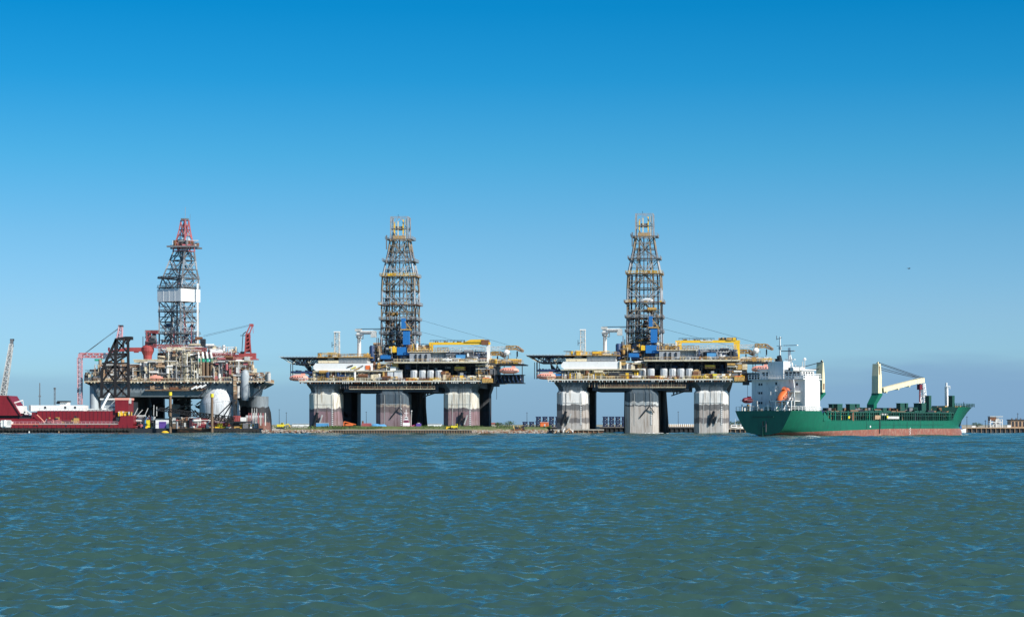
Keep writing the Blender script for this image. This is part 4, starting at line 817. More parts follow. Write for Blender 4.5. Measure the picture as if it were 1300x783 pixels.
# ------------------------------------------------------------------ the white rig on the left
def white_rig():
    fr = Frame(225, 1100, 0); P = fr.P; bx = fr.box; br = fr.bar; rr = random.Random(11)
    root = thing('drilling_rig', 'white and cream drilling rig with red cranes and a white band on its derrick', 'oil rig', (fr.x0, 1100, 0), R(0))
    zd = P(225, 484.5, 0).z; xl = P(110, 484, 0).x; xr = P(337, 484, 44).x
    zu = P(225, 503.5, 0).z
    m = MB(); m.rings([chamfer_ring(xl+2.2, xr-2, 2.4, 44, 3, zu), chamfer_ring(xl+1.6, xr-1.4, 1.6, 45, 3, zu+2), chamfer_ring(xl+1, xr-.8, 1, 46, 3, zd-1.2), chamfer_ring(xl, xr+.6, -.5, 47, 3, zd-.2)], 'hullmid')
    dh = m.build('deck_hull', root)
    m = MB()
    for q in range(16): x = xl+5+q*5.2; m.box(x, x+.35, 1.35, 1.9, zu+2.2, zd-1.4, 'steel'); m.prism([(x-.7, zd-1.0), (x+1, zd-1.0), (x+.15, zd-2.6)], .4, 1.2, 'hullgrey')
    m.box(xl+28, xl+56, .8, 1.8, zu+4.6, zu+5.0, 'rust'); m.box(xl+28, xl+56, .2, 1.8, zu+3.0, zu+3.3, 'tan')
    clutter(fr, m, 190, 262, 486, 494, 0, 1.2, 60, ['steel', 'tan', 'rust', 'cream', 'dark'], 3, .2); m.build('stiffener', dh)
    m = MB(); m.box(xl-1, xr+4, -1.2, 48, zd-.1, zd+.35, 'cream'); x = xl-1
    while x < xr+4: m.box(x, x+.5, -1.25, .2, zd-.7, zd-.1, rr.choice(('white', 'cream', 'rust'))); x += 1.6
    m.prism([(xr+4, zd), (xr+4, zd-.6), (xr-.5, zd-2.9), (xr-.5, zd)], 2, 46, 'dark'); m.prism([(xl-1, zd), (xl-1, zd-.6), (xl+1.5, zd-1.9), (xl+1.5, zd)], 2, 46, 'dark'); m.build('main_deck', root)
    m = MB(); x = xl-1
    while x < xr+4-1.5: s_ = rr.uniform(2, 5); m.rail((x, -1, zd+.35), (min(xr+4, x+s_), -1, zd+.35), rr.choice(('tan', 'pale', 'cream', 'steel', 'white', 'tan')), h=1.25, step=1.2, t=.18); x += s_
    m.rail((xr+3.9, 0, zd+.35), (xr+3.9, 47, zd+.35), 'tan', h=1.25, t=.18); m.build('handrail', root)
    # columns
    def column(pxc, dd, r, prof, k, name='column'):
        p = P(pxc, 530, dd); m = MB(); m.lathe(p.x, dd, [(r*a, z) for a, z in prof], k, 28); return m.build(name, root, True)
    zt = zd-.3
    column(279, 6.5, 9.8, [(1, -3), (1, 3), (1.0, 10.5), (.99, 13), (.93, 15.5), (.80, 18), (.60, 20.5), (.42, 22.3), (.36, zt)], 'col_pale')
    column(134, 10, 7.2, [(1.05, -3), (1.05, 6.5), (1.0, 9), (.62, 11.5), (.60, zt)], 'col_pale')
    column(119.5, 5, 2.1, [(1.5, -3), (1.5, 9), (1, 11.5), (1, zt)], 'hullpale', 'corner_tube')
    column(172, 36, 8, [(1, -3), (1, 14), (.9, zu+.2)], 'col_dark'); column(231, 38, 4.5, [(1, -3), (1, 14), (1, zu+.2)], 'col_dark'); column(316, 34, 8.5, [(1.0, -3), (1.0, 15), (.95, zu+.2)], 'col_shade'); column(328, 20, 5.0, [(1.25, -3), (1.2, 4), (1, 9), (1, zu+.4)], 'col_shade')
    m = MB(); bx(m, 312, 334, 527, 552, 12, 40, 'col_pale'); bx(m, 118, 150, 524, 552, 12, 50, 'col_pale'); m.build('pontoon', root)
    m = MB(); p = P(311.5, 503, 1.2); q = P(311.5, 471, 1.2); m.lathe(p.x, 0, [(1.4, p.z-2.0), (2.1, p.z), (2.2, P(311, 476, 1).z), (1.6, q.z), (.6, q.z+.6)], 'hullpale', 16)
    p = P(303, 505, 1); m.lathe(p.x, 0, [(.9, p.z), (.9, p.z+5), (1.2, zd-2)], 'white', 12); m.build('thruster_leg', root, True)
    m = MB(); br(m, (299, 535, -1), (298, 478, -1), 1.3, 'tan'); br(m, (299, 535, -1.2), (298.6, 500, -1.2), 1.6, 'wood')
    for y in range(482, 520, 7): br(m, (296.6, y, -1.6), (300, y, -1.6), .5, 'cream')
    br(m, (316, 507, 0), (333, 492, 0), .45, 'dark'); br(m, (320, 509, 0), (338, 490, 0), .3, 'steel'); m.build('riser', root)
    m = MB(); p0, p1 = P(249, 486, 0), P(262, 503, 0)
    for q in range(3): a = P(243+q*6, 494-q, -.3); b = P(250+q*6, 490-q, -.3); m.bar(a, b, .8, 'clean_white')
    br(m, (252, 505, 0), (268, 487, 0), .5, 'dark'); m.build('chute', root)
    m = MB(); rr2 = random.Random(2)
    for q in range(26): x = rr2.uniform(207, 262); y = rr2.uniform(505, 522); a = P(x, y, 20+rr2.random()*20); b = a+Vector((rr2.uniform(-5, 5), 0, rr2.uniform(-3, 3))); m.bar(a, b, rr2.uniform(.3, .9), rr2.choice(('dark', 'navy', 'dark', 'pale')))
    bx(m, 150, 208, 503, 549, 50, 54, 'dark'); bx(m, 218, 228, 513, 549, 30, 36, 'hullpale'); bx(m, 228, 236, 503, 512, 30, 32, 'dark'); br(m, (160, 535, 12), (205, 512, 30), 1.2, 'dark'); bx(m, 207, 256, 503, 506, 24, 40, 'dark'); m.build('brace', root)
    # fender strips and stains low right
    m = MB()
    for x in range(316, 338, 3): br(m, (x, 524, 7.6), (x, 540, 7.6), .45, rr.choice(('white', 'pinkred', 'pale')))
    m.lathe(P(339, 530, 24).x, 24, [(2.4, -3), (2.3, 6), (1.9, 10), (.9, 13)], 'black', 12); m.build('draught_marks', root)
    # topside blocks and plant
    m = MB(); bx(m, 124, 178, 462, 484.3, 6, 40, 'pale'); bx(m, 118, 128, 468, 484.3, 4, 30, 'pale'); bx(m, 178, 252, 466, 484.3, 14, 40, 'steel'); bx(m, 252, 318, 466, 484.3, 12, 40, 'cream'); bx(m, 272, 306, 455, 466, 14, 40, 'cream'); m.build('superstructure', root)
    m = MB()
    for x, w_ in ((125, 4), (131, 5), (139, 4), (145, 4), (153, 5)):
        fr.cyl(m, x+w_/2, 455+rr.random()*6, 484, 4, w_, rr.choice(('wood', 'tan', 'steel')), 12)
    m.build('riser_stack', root)
    m = MB(); p = P(188, 458.5, 1); 
    bx(m, 170, 213, 457, 460, 1.5, 22, 'cream'); bx(m, 169, 213, 456, 457.2, 1.3, 22, 'cream')
    for x in (178.5, 187, 213, 219, 226): br(m, (x, 460, 1.6), (x, 483, 1.6), .62, 'clean_white')
    br(m, (194, 461, 1.4), (187, 483, 1.4), .62, 'clean_white'); br(m, (236, 452, 1.5), (241, 483, 1.5), .5, 'white'); br(m, (229, 452, 1.5), (222, 483, 1.5), .4, 'cream')
    bx(m, 170, 188, 469, 470, 1.4, 2, 'pale'); bx(m, 212, 244, 459, 460.2, 1.3, 6, 'cream'); bx(m, 205, 222, 474, 475, 1.2, 5, 'cream'); m.build('support_frame', root)
    m = MB(); p = P(198, 482, 0); q = P(198, 464, 4)
    m.lathe(P(197, 475, 4).x, 4.5, [(3, p.z), (3.2, p.z+3), (2.2, p.z+6), (.8, p.z+7)], 'pale', 14); m.build('mud_tank', root, True)
    m = MB(); a = P(198, 480, -.6); m.rings([[(a.x+e*rx*math.cos(t), -.9+dy, a.z+e*1.9*math.sin(t)) for t in [2*math.pi*i/14 for i in range(14)]] for dy, rx, e in ((0, 3.6, .5), (.3, 3.6, .85), (1.2, 3.6, 1), (2.6, 3.6, .8))], 'faded'); m.build('tarpaulin', root, True)
    for a, (x0, x1, y0, y1, n, keys, big) in enumerate(((120, 178, 462, 484, 120, ['cream', 'tan', 'steel', 'white', 'dark', 'pale', 'tan', 'rust'], .22),
        (178, 232, 458, 484, 260, ['white', 'cream', 'cream', 'steel', 'dark', 'white', 'pale', 'tan'], .2), (212, 256, 440, 484, 300, ['cream', 'white', 'tan', 'cream', 'white', 'steel', 'cream', 'pale', 'dark'], .18),
        (268, 322, 452, 484, 320, ['white', 'cream', 'rust', 'tan', 'white', 'tan', 'pinkred', 'pale', 'steel'], .25), (300, 343, 472, 484, 110, ['cream', 'tan', 'pale', 'white', 'rust', 'steel'], .25), (236, 300, 438, 456, 150, ['cream', 'white', 'steel', 'pinkred', 'pale', 'tan', 'white'], .25), (108, 130, 470, 484, 60, ['steel', 'dark', 'cream', 'pale'], .2))):
        m = MB(); clutter(fr, m, x0, x1, y0, y1, -.8 if a != 5 else 4, 5 if a != 5 else 10, n, keys, 50+a, big); m.build('process_pipework', root)
    for q in range(4):
        m = MB(); x = 252.7+q*5.3; fr.cyl(m, x, 459.5, 481, 1.2, 4.3, 'wood', 14); c_ = m.build('riser_tensioner', root, True); m = MB(); fr.cyl(m, x, 455.2, 459.5, 1.2, 3.8, 'capgreen', 14); m.build('cap', c_, True); m = MB(); br(m, (x, 455, 1.2), (x-1.2, 447, 2), .8, 'white'); m.build('strap', c_)
    m = MB(); bx(m, 246, 273, 477.3, 478.2, -.4, .2, 'pale'); bx(m, 246, 273, 459, 477, 3.4, 6, 'dark'); m.build('tensioner_frame', root)
    m = MB(); q = P(276, 446.5, 6); m.tube(q-Vector((3.2, 0, 0)), q+Vector((3.0, 0, 0)), 1.7, 'clean_white', n=14); q = P(290, 447, 8); m.box(q.x-4, q.x+5, 8, 10, q.z-.4, q.z, 'clean_white'); bx(m, 291, 293, 443, 455, 8, 9, 'white'); m.build('white_drum', root)
    m = MB(); bx(m, 242, 256, 439, 452, 8, 14, 'tan'); bx(m, 254, 260, 430, 442, 9, 13, 'dark'); bx(m, 240, 254, 436, 438, 7, 14, 'cream'); bx(m, 248, 256, 427.5, 431, 10, 14, 'rust'); m.build('winch_house', root)
    # drill floor + derrick, turned corner-on
    cx = P(227, 445, 28).x; zz = lambda y: P(227, y, 28).z; s0 = 1128/FPX; rt = R(-31); W_ = 17.4*s0
    m = MB(); bx(m, 200, 252, 448, 462, 16, 42, 'dark'); m.build('substructure', root)
    m = MB(); clutter(fr, m, 200, 254, 436, 460, 10, 16, 150, ['steel', 'pinkred', 'dark', 'white', 'cream', 'lightsteel', 'rust'], 77, .2); m.build('drill_floor_equipment', root)
    L_ = [(zz(456), W_, W_), (zz(440), W_, W_), (zz(424), W_, W_), (zz(409), W_, W_), (zz(396), W_, W_), (zz(383), W_, W_), (zz(366), W_, W_), (zz(354), W_*.93, W_*.93, .9), (zz(342), W_*.78, W_*.78, 1.3), (zz(331), W_*.66, W_*.66, 1.9), (zz(319), W_*.53, W_*.53, 2.5)]
    m = MB(); tower(m, cx, 28, rt, L_, ['lightsteel', 'steel'], leg=.68, br=.32); tower(m, cx, 28, rt, [(l[0], l[1]*.55, l[2]*.9)+tuple(l[3:]) for l in L_], 'steel', leg=.34, br=.24, double=False); d_ = m.build('derrick', root)
    m = MB(); tower(m, cx, 28, rt, [(zz(319), W_*.56, W_*.56, 2.5), (zz(306), W_*.42, W_*.42, 2.7), (zz(292), W_*.28, W_*.28, 2.9), (zz(280), W_*.2, W_*.2, 3.0)], ['pinkred'], leg=.62, br=.34); tower(m, cx, 28, rt, [(zz(319), W_*.3, W_*.3, 2.5), (zz(292), W_*.2, W_*.2, 2.9)], ['white'], leg=.3, br=.24)
    m.box(cx+3-1.8, cx+3+1.8, 26.5, 29.5, zz(280), zz(277.5), 'steel'); m.bar((cx+3.2, 28, zz(280)), (cx+3.2, 28, zz(263)), .16, 'lightsteel'); m.bar((cx+5.6, 28, zz(280)), (cx+5.6, 28, zz(272)), .12, 'steel'); m.build('crown_block', d_)
    m = MB(); 
    for sx in (-1, 1): m.box(cx+2.6-7.6, cx+2.6+8, 28+sx*6-1, 28+sx*6+1, zz(315), zz(313.2), 'steel')
    m.box(cx+2.6-5, cx+2.6+5, 24, 32, zz(313), zz(311.8), 'pinkred'); clutter(fr, m, 216, 252, 305, 313, 22, 32, 40, ['pinkred', 'steel', 'white', 'rust'], 5, .25); m.build('crown_platform', d_)
    m = MB(); ang = rt; c, s_ = math.cos(ang), math.sin(ang); ww = 19.0*s0
    pt = lambda x, y: (cx+x*c-y*s_, 28+x*s_+y*c)
    for (ax, ay), (bx_, by_) in (((-ww, -ww), (ww, -ww)), ((ww, -ww), (ww, ww)), ((ww, ww), (-ww, ww)), ((-ww, ww), (-ww, -ww))):
        (x0, y0), (x1, y1) = pt(ax, ay), pt(bx_, by_); m.bar((x0, y0, zz(375.5)), (x1, y1, zz(375.5)), .25, 'clean_white', h=zz(367.5)-zz(383.5))
        for f in (.25, .5, .75): m.bar((x0+(x1-x0)*f, y0+(y1-y0)*f, zz(383.4)), (x0+(x1-x0)*f, y0+(y1-y0)*f, zz(367.6)), .34, 'clean_white')
    m.build('wind_wall', d_)
    m = MB()
    for y, wv in ((365.5, ww), (354, W_*1.05), (424, W_*1.1), (396, W_*1.05)):
        for (ax, ay), (bx_, by_) in (((-wv, -wv), (wv, -wv)), ((wv, -wv), (wv, wv)), ((wv, wv), (-wv, wv)), ((-wv, wv), (-wv, -wv))):
            (x0, y0), (x1, y1) = pt(ax, ay), pt(bx_, by_); m.bar((x0, y0, zz(y)), (x1, y1, zz(y)), 1.0, 'steel', h=.25); m.rail((x0, y0, zz(y)), (x1, y1, zz(y)), 'steel', t=.16)
    x0, y0 = pt(-ww, -ww*.9); x1, y1 = pt(0, -ww*.9); m.bar((x0, y0, zz(353)), (x1+3, y1, zz(353)), 2, 'dark', h=.8); m.build('platform', d_)
    m = MB(); x0, y0 = pt(W_+.5, W_+.5); m.bar((cx+9.6, 26, zz(441)), (cx+9.6, 26, zz(360)), .8, 'clean_white')
    for q in range(20): x = rr.uniform(-5, 5); m.bar((cx+x, 28+rr.uniform(-4, 4), zz(448)), (cx+x*.7, 28, zz(rr.uniform(350, 425))), rr.choice((.25, .35)), rr.choice(('steel', 'lightsteel', 'dark', 'pinkred', 'white')))
    clutter(fr, m, 205, 250, 405, 448, 22, 32, 90, ['steel', 'lightsteel', 'pinkred', 'dark', 'white', 'deepblue'], 78, .15); m.build('drill_pipe', d_)
    # cranes
    m = MB(); q = P(187, 456, 6); m.lathe(q.x, 7, [(2.0, q.z), (2.2, q.z+2), (3.1, q.z+4), (3.1, P(187, 441, 6).z), (1.6, P(187, 438, 6).z)], 'red', 16)
    c1 = m.build('slewing_crane', root)
    m = MB(); bx(m, 185.5, 191, 420, 441, 6, 9, 'pinkred'); bx(m, 192, 199, 419.5, 421.5, 6, 9, 'dark'); bx(m, 193, 197.5, 421, 441, 6.5, 9, 'dark'); bx(m, 184, 201, 419, 420.2, 6, 9, 'rust'); clutter(fr, m, 184, 201, 420, 441, 5, 6, 34, ['pinkred', 'dark', 'steel', 'red'], 9, .2); br(m, (181.5, 427, 6), (181.5, 441, 6), .3, 'dark'); m.build('frame', c1)
    m = MB(); a, b = P(184, 443.5, 6), P(158, 443.6, 6); m.bar(a, b, 1.4, 'red', 1.9); m.bar(b, P(138, 446.5, 6), 1.3, 'red', 1.3); m.bar(P(170, 446.3, 6), P(176, 446.3, 6), 1, 'red'); m.bar(P(138, 445, 6), P(138.5, 441, 6), .8, 'darkred'); m.truss(P(195, 439, 6), P(262, 444, 3), 1.6, 1.6, 22, .26, 'pinkred'); m.bar(P(219, 443.2, 2), P(235, 443.2, 2), .5, 'clean_white'); m.build('boom', c1)
    m = MB(); bx(m, 305.5, 309, 456, 474, 5, 8, 'dark'); bx(m, 306.5, 315, 455, 466, 5, 9, 'tan'); c2 = m.build('slewing_crane', root)
    m = MB(); bx(m, 303, 324, 448, 455.5, 4, 9, 'red'); bx(m, 300, 327, 455.2, 456.5, 3.6, 9.5, 'pinkred'); bx(m, 305, 310, 446, 449, 4, 8, 'dark'); m.build('machinery_house', c2)
    m = MB(); 
    for s_ in (4.6, 7.6):
        br(m, (311, 448, s_), (312.5, 424, s_), .62, 'red'); br(m, (318.5, 448, s_), (316.5, 424, s_), .62, 'red'); br(m, (312.5, 424, s_), (318.4, 411.5, s_), .62, 'pinkred'); br(m, (316.5, 424, s_), (320.4, 413.5, s_), .55, 'pinkred'); br(m, (307, 448, s_), (308.5, 424, s_), .3, 'dark'); br(m, (308.5, 424, s_), (312.5, 421, s_), .4, 'dark')
        for y in (446, 441, 436, 431, 426): br(m, (311.3, y, s_), (318, y-4, s_), .6, 'red')
    bx(m, 316.5, 321, 411, 414, 4.4, 8, 'red'); br(m, (321, 414, 6), (321.5, 423, 6), .2, 'pinkred'); br(m, (305, 425.8, 6), (311, 425.8, 6), .3, 'dark'); bx(m, 311.6, 317.6, 424, 447, 5.3, 7, 'red'); m.build('gantry_frame', c2)
    m = MB(); m.truss(P(303, 452.5, 5), P(240, 448, 3), 1.9, 1.7, 18, .26, 'pinkred', 1.4, 1.2); m.bar(P(303, 452.5, 5), P(292, 452, 5), 1.5, 'red'); m.build('boom', c2)
    m = MB()
    for e in (0, 1.2): br(m, (318, 412+e, 6), (258, 426+e*1.3, 6), .11, 'dark')
    m.build('stay_cable', c2)
    m = MB(); q = P(152, 446, 12); m.truss(P(152, 452, 12), P(153, 430, 12), 3, 3, 3, .5, 'dark'); c3 = m.build('slewing_crane', root)
    m = MB(); m.truss(P(151.5, 431, 12), P(153.5, 413, 12), 2.6, 2.4, 4, .5, 'palepink', 1.4, 1.4); bx(m, 150, 156, 412.6, 414.6, 11, 13, 'dark'); bx(m, 150, 157, 429, 431.5, 10.5, 13.5, 'rust'); m.build('gantry_frame', c3)
    m = MB(); m.truss(P(148, 451.6, 12), P(101, 450.8, 4), 2.1, 2.1, 12, .42, 'pinkred', 1.9, 1.9); bx(m, 128, 150, 449, 455.5, 8, 10, 'white'); bx(m, 140, 156, 449, 451, 7, 10, 'steel'); m.truss(P(101.3, 454, 4), P(101.6, 513, 4), 2.1, 2.1, 20, .34, 'palepink', 1.9, 1.9); bx(m, 99, 104, 449, 455, 3, 5, 'palepink'); bx(m, 120, 129, 455.5, 458, 7, 9, 'capgreen'); m.build('boom', c3)
    m = MB()
    for e in (0, 1): br(m, (150.5, 416+e, 11), (106, 449.5+e, 5), .14, 'dark')
    br(m, (150.5, 417.5, 11), (104, 451, 5), .14, 'dark'); m.build('stay_cable', c3)
white_rig()

# ------------------------------------------------------------------ red dredging vessel, left
def dredger():
    fr = Frame(70, 1035, 0); P = fr.P; bx = fr.box; br = fr.bar; rr = random.Random(21)
    root = thing('dredging_vessel', 'long dark red work vessel with white cabins and a sloping bow ramp', 'work boat', (fr.x0, 1035, 0))
    m = MB(); a, b = P(-70, 543, 0), P(168, 543, 0); z0, z1, z2 = a.z, P(0, 538.2, 0).z, P(0, 521.5, 0).z
    m.box(a.x, b.x, 0, 24, -1.5, z0, 'rubber'); m.box(a.x, b.x+.3, -.15, 24.2, z0, z1, 'dredgered'); h = m.build('hull', root)
    m = MB(); x = a.x
    while x < b.x:
        r = rr.uniform(.55, .8); m.tube((x, -.7, z0-.7), (x, 0, z0-.7), r, 'rubber', n=10); x += rr.uniform(1.3, 1.7)
        if rr.random() < .12: m.box(x, x+.5, -.9, -.6, .1, .9, rr.choice(('white', 'tan')))
    m.build('tyre_fender', root)
    m = MB(); bx(m, -70, 148, 538, 538.8, -.3, .2, 'faded'); bx(m, 50, 150, 537.6, 538.2, -.4, 0, 'pale')
    m.build('deck_edge', root)
    m = MB(); bx(m, 47, 148, 521.5, 538.2, 3, 20, 'dredgered'); bx(m, 40, 50, 523, 531, 3.5, 18, 'darkred'); 
    a, b = P(50, 521.5, 3), P(147, 521.5, 3); m.build('cargo_house', root); m = MB(); m.rail((a.x, 3, a.z), (b.x, 3, a.z), 'pale', h=1.1, step=1.6, t=.12); a, b = P(52, 538, .2), P(150, 538, .2); m.rail((a.x, .2, a.z), (b.x, .2, a.z), 'palepink', h=1.1, step=1.8, t=.13); a, b = P(-68, 538, .2), P(50, 538, .2); m.rail((a.x, .2, a.z), (b.x, .2, a.z), 'palepink', h=1.1, step=1.8, t=.13); m.build('handrail', root); m = MB()
    for x in range(54, 147, 5): bx(m, x, x+.7, 522, 538, 2.86, 2.99, 'darkred')
    for x in range(-60, 168, 6): bx(m, x, x+.6, 539, 543, -.3, -.16, 'darkred')
    m.build('plate_seam', root)
    m = MB(); bx(m, -70, 52, 531, 538.2, 2, 22, 'dredgered'); bx(m, -70, 45, 527, 531, 4, 20, 'dark'); m.build('lower_house', root)
    m = MB(); p = [P(-70, 527.2, 1.5), P(26, 527.2, 1.5), P(10, 502, 1.5), P(-70, 500, 1.5)]; m.prism([(q.x, q.z) for q in p], 1.5, 21, 'dredgered'); br(m, (10, 502, 1.2), (27, 528, 1.2), .5, 'darkred'); m.build('bow_ramp', root)
    m = MB(); br(m, (44, 527, 2.5), (54, 537, 2.5), 1.4, 'dredgered'); br(m, (47, 526, 2.2), (57, 536, 2.2), .35, 'faded'); br(m, (52, 537, 2), (60, 533.5, 2), .35, 'faded'); br(m, (60, 533.5, 2), (67, 537, 2), .35, 'faded'); br(m, (56, 537, 2), (59.6, 531.5, 2), .3, 'pale'); m.build('ladder_arm', root)
    m = MB(); bx(m, 21, 29, 515, 524.5, 5, 14, 'clean_white'); bx(m, 39, 105, 514.2, 521.4, 4, 18, 'clean_white'); bx(m, 39, 106, 520.8, 521.8, 3.4, 19, 'white'); bx(m, 36.5, 40, 514, 521, 4.5, 8, 'lightsteel'); c_ = m.build('cabin', root)
    m = MB(); 
    for x in (81.5, 94, 56): bx(m, x, x+2.6, 515.8, 518.8, 3.9, 4.05, 'dark')
    m.build('window', c_)
    m = MB(); bx(m, 72.5, 86, 508.6, 510, 5, 13, 'dark'); bx(m, 71.5, 76, 510, 512.4, 6, 12, 'dark'); bx(m, 76, 86, 510, 514.3, 6, 12, 'white'); m.build('wheelhouse', root)
    m = MB(); br(m, (17, 511.5, 6), (29, 508, 6), .6, 'white'); br(m, (29, 508, 6), (30, 515, 6), .3, 'white'); br(m, (18, 512, 6), (22, 516, 6), .4, 'white'); bx(m, 31, 40, 524, 526, 3, 6, 'white'); br(m, (31, 519, 3), (39, 525, 3), .6, 'white'); m.build('davit', root)
    m = MB()
    for x, w_, h_ in ((111, 9, 2.2), (121, 7, 2), (129, 6, 3.2), (136, 4.5, 2), (142, 5, 3)): q = P(x, 521.5, 5); m.tube((q.x, 5, q.z+.5*h_*.35), (q.x+w_*.35, 5, q.z+.5*h_*.35), .38*h_*.6, 'clean_white', n=10)
    bx(m, 127, 145, 505.5, 507.4, 8, 18, 'white'); bx(m, 128, 146, 507.4, 519, 10, 17, 'hullpale'); br(m, (129, 518, 4), (139, 499, 6), .8, 'clean_white'); bx(m, 140, 146, 513, 515.5, 5, 8, 'clean_white'); bx(m, 112, 147, 519.6, 521.4, 3.5, 16, 'pale'); m.build('white_fittings', root)
    m = MB(); bx(m, 146, 163, 505.6, 523.5, 2, 16, 'dredgered'); bx(m, 145.6, 163.6, 505, 507.6, 1.8, 16.2, 'faded'); bx(m, 163, 165.4, 505, 512, 3, 6, 'pale'); m.build('stern_tower', root)
    m = MB(); q = [P(149, 538.3, -.1), P(170, 538.3, -.1), P(169, 527.5, -.1), P(153, 527.5, -.1), P(152, 533.5, -.1)]; m.prism([(e.x, e.z) for e in q], -.1, 18, 'dredgered'); bx(m, 147.5, 152, 529.5, 534, .3, 3, 'dark'); m.build('stern_bulwark', root)
    m = MB(); clutter(fr, m, 150, 167, 522, 528, .2, 6, 44, ['white', 'yellow', 'dark', 'white', 'rust', 'skyblue'], 3, .55); clutter(fr, m, 60, 100, 529.5, 537, 1.8, 2.9, 26, ['rust', 'ochre', 'dark', 'darkred'], 4, .4); clutter(fr, m, 0, 16, 533, 541.5, -.8, 1.8, 18, ['white', 'dark', 'white', 'pale'], 6, .6); clutter(fr, m, 60, 78, 532, 537, 1, 2, 18, ['pinkred', 'faded'], 8, .1)
    for x in (42.5, 46, 83, 110, 138): bx(m, x, x+1.8, 539.2, 541, -.35, -.1, 'dark')
    bx(m, 94, 97, 527.5, 536.5, 2.9, 3.1, 'dark'); m.build('deck_gear', root)
dredger()
fr = Frame(150, 1066, 0); P = fr.P; t = thing('lattice_tower', 'black steel lattice tower rising behind the red vessel', 'lattice tower', (fr.x0, 1066, 0))
m = MB(); nodes = {}
for d_ in (0, 9):
    for a, b in (((128.5, 512), (129.5, 470)), ((129.5, 470), (147.5, 431)), ((146, 512), (146.8, 431)), ((163.5, 512), (162.4, 430)), ((146, 431), (160, 428.5))): fr.bar(m, (*a, d_), (*b, d_), 1.15, 'black')
    for a, b in (((129, 485), (163, 485)), ((129.5, 461), (163, 461)), ((133.5, 461), (162.6, 449)), ((138, 449), (162.6, 449)), ((129, 505), (146, 487)), ((129, 487), (146, 505)), ((129, 485), (146, 462)), ((130, 464), (146, 485)), ((146, 505), (163, 487)), ((146, 487), (163, 505)), ((146.5, 484), (163, 463)), ((146.5, 463), (163, 484)), ((147, 460), (162.5, 450)), ((147, 449), (160, 431)), ((147.5, 431), (162.5, 448)), ((138, 449), (147, 461)), ((141, 443), (147, 449)), ((130, 466), (163, 466))): fr.bar(m, (*a, d_), (*b, d_), .78, 'black')
for x, y in ((129.5, 470), (146.8, 431), (162.4, 430), (129, 485), (163, 485), (146.4, 485), (146.6, 461), (163, 461), (138, 449), (162.6, 449), (129, 505), (163, 505), (146, 505)): m.bar(P(x, y, 0), P(x, y, 9), .7, 'black')
m.build('lattice_frame', t); m = MB(); fr.box(m, 158, 167, 427, 431, 1, 6, 'black'); fr.bar(m, (160, 437, 3), (166, 428, 3), 1.2, 'black'); m.build('sheave_head', t)
m = MB(); fr.box(m, 126, 168, 510, 550, -2, 14, 'dark'); m.build('base', t)
fr = Frame(8, 1075, 0); t = thing('crawler_crane', 'pale lattice crane boom leaning up behind the red vessel', 'crane', (fr.x0, 1075, 0)); P = fr.P
m = MB(); m.truss(P(2.5, 512, 3), P(14.4, 437, 3), 2.6, 2.6, 22, .42, 'pale', 1.5, 1.5, .3); m.truss(P(3, 512, 3), P(14.2, 440, 3), 1.6, 1.6, 22, .36, 'lightsteel', 1.1, 1.1, .26); m.build('boom', t)
m = MB(); m.bar(P(14.2, 442, 3), P(15.2, 430.5, 3), 1.4, 'steel'); fr.box(m, 12.6, 17.3, 430, 432.4, 2.4, 3.8, 'dark'); m.bar(P(16.5, 440, 3), P(16.4, 433, 3), .4, 'dark'); m.build('boom_head', t)
m = MB(); fr.box(m, -14, 5, 518, 530, 0, 7, 'pale'); fr.box(m, -12, 3, 530, 552, -1, 8, 'dark'); m.build('body', t)

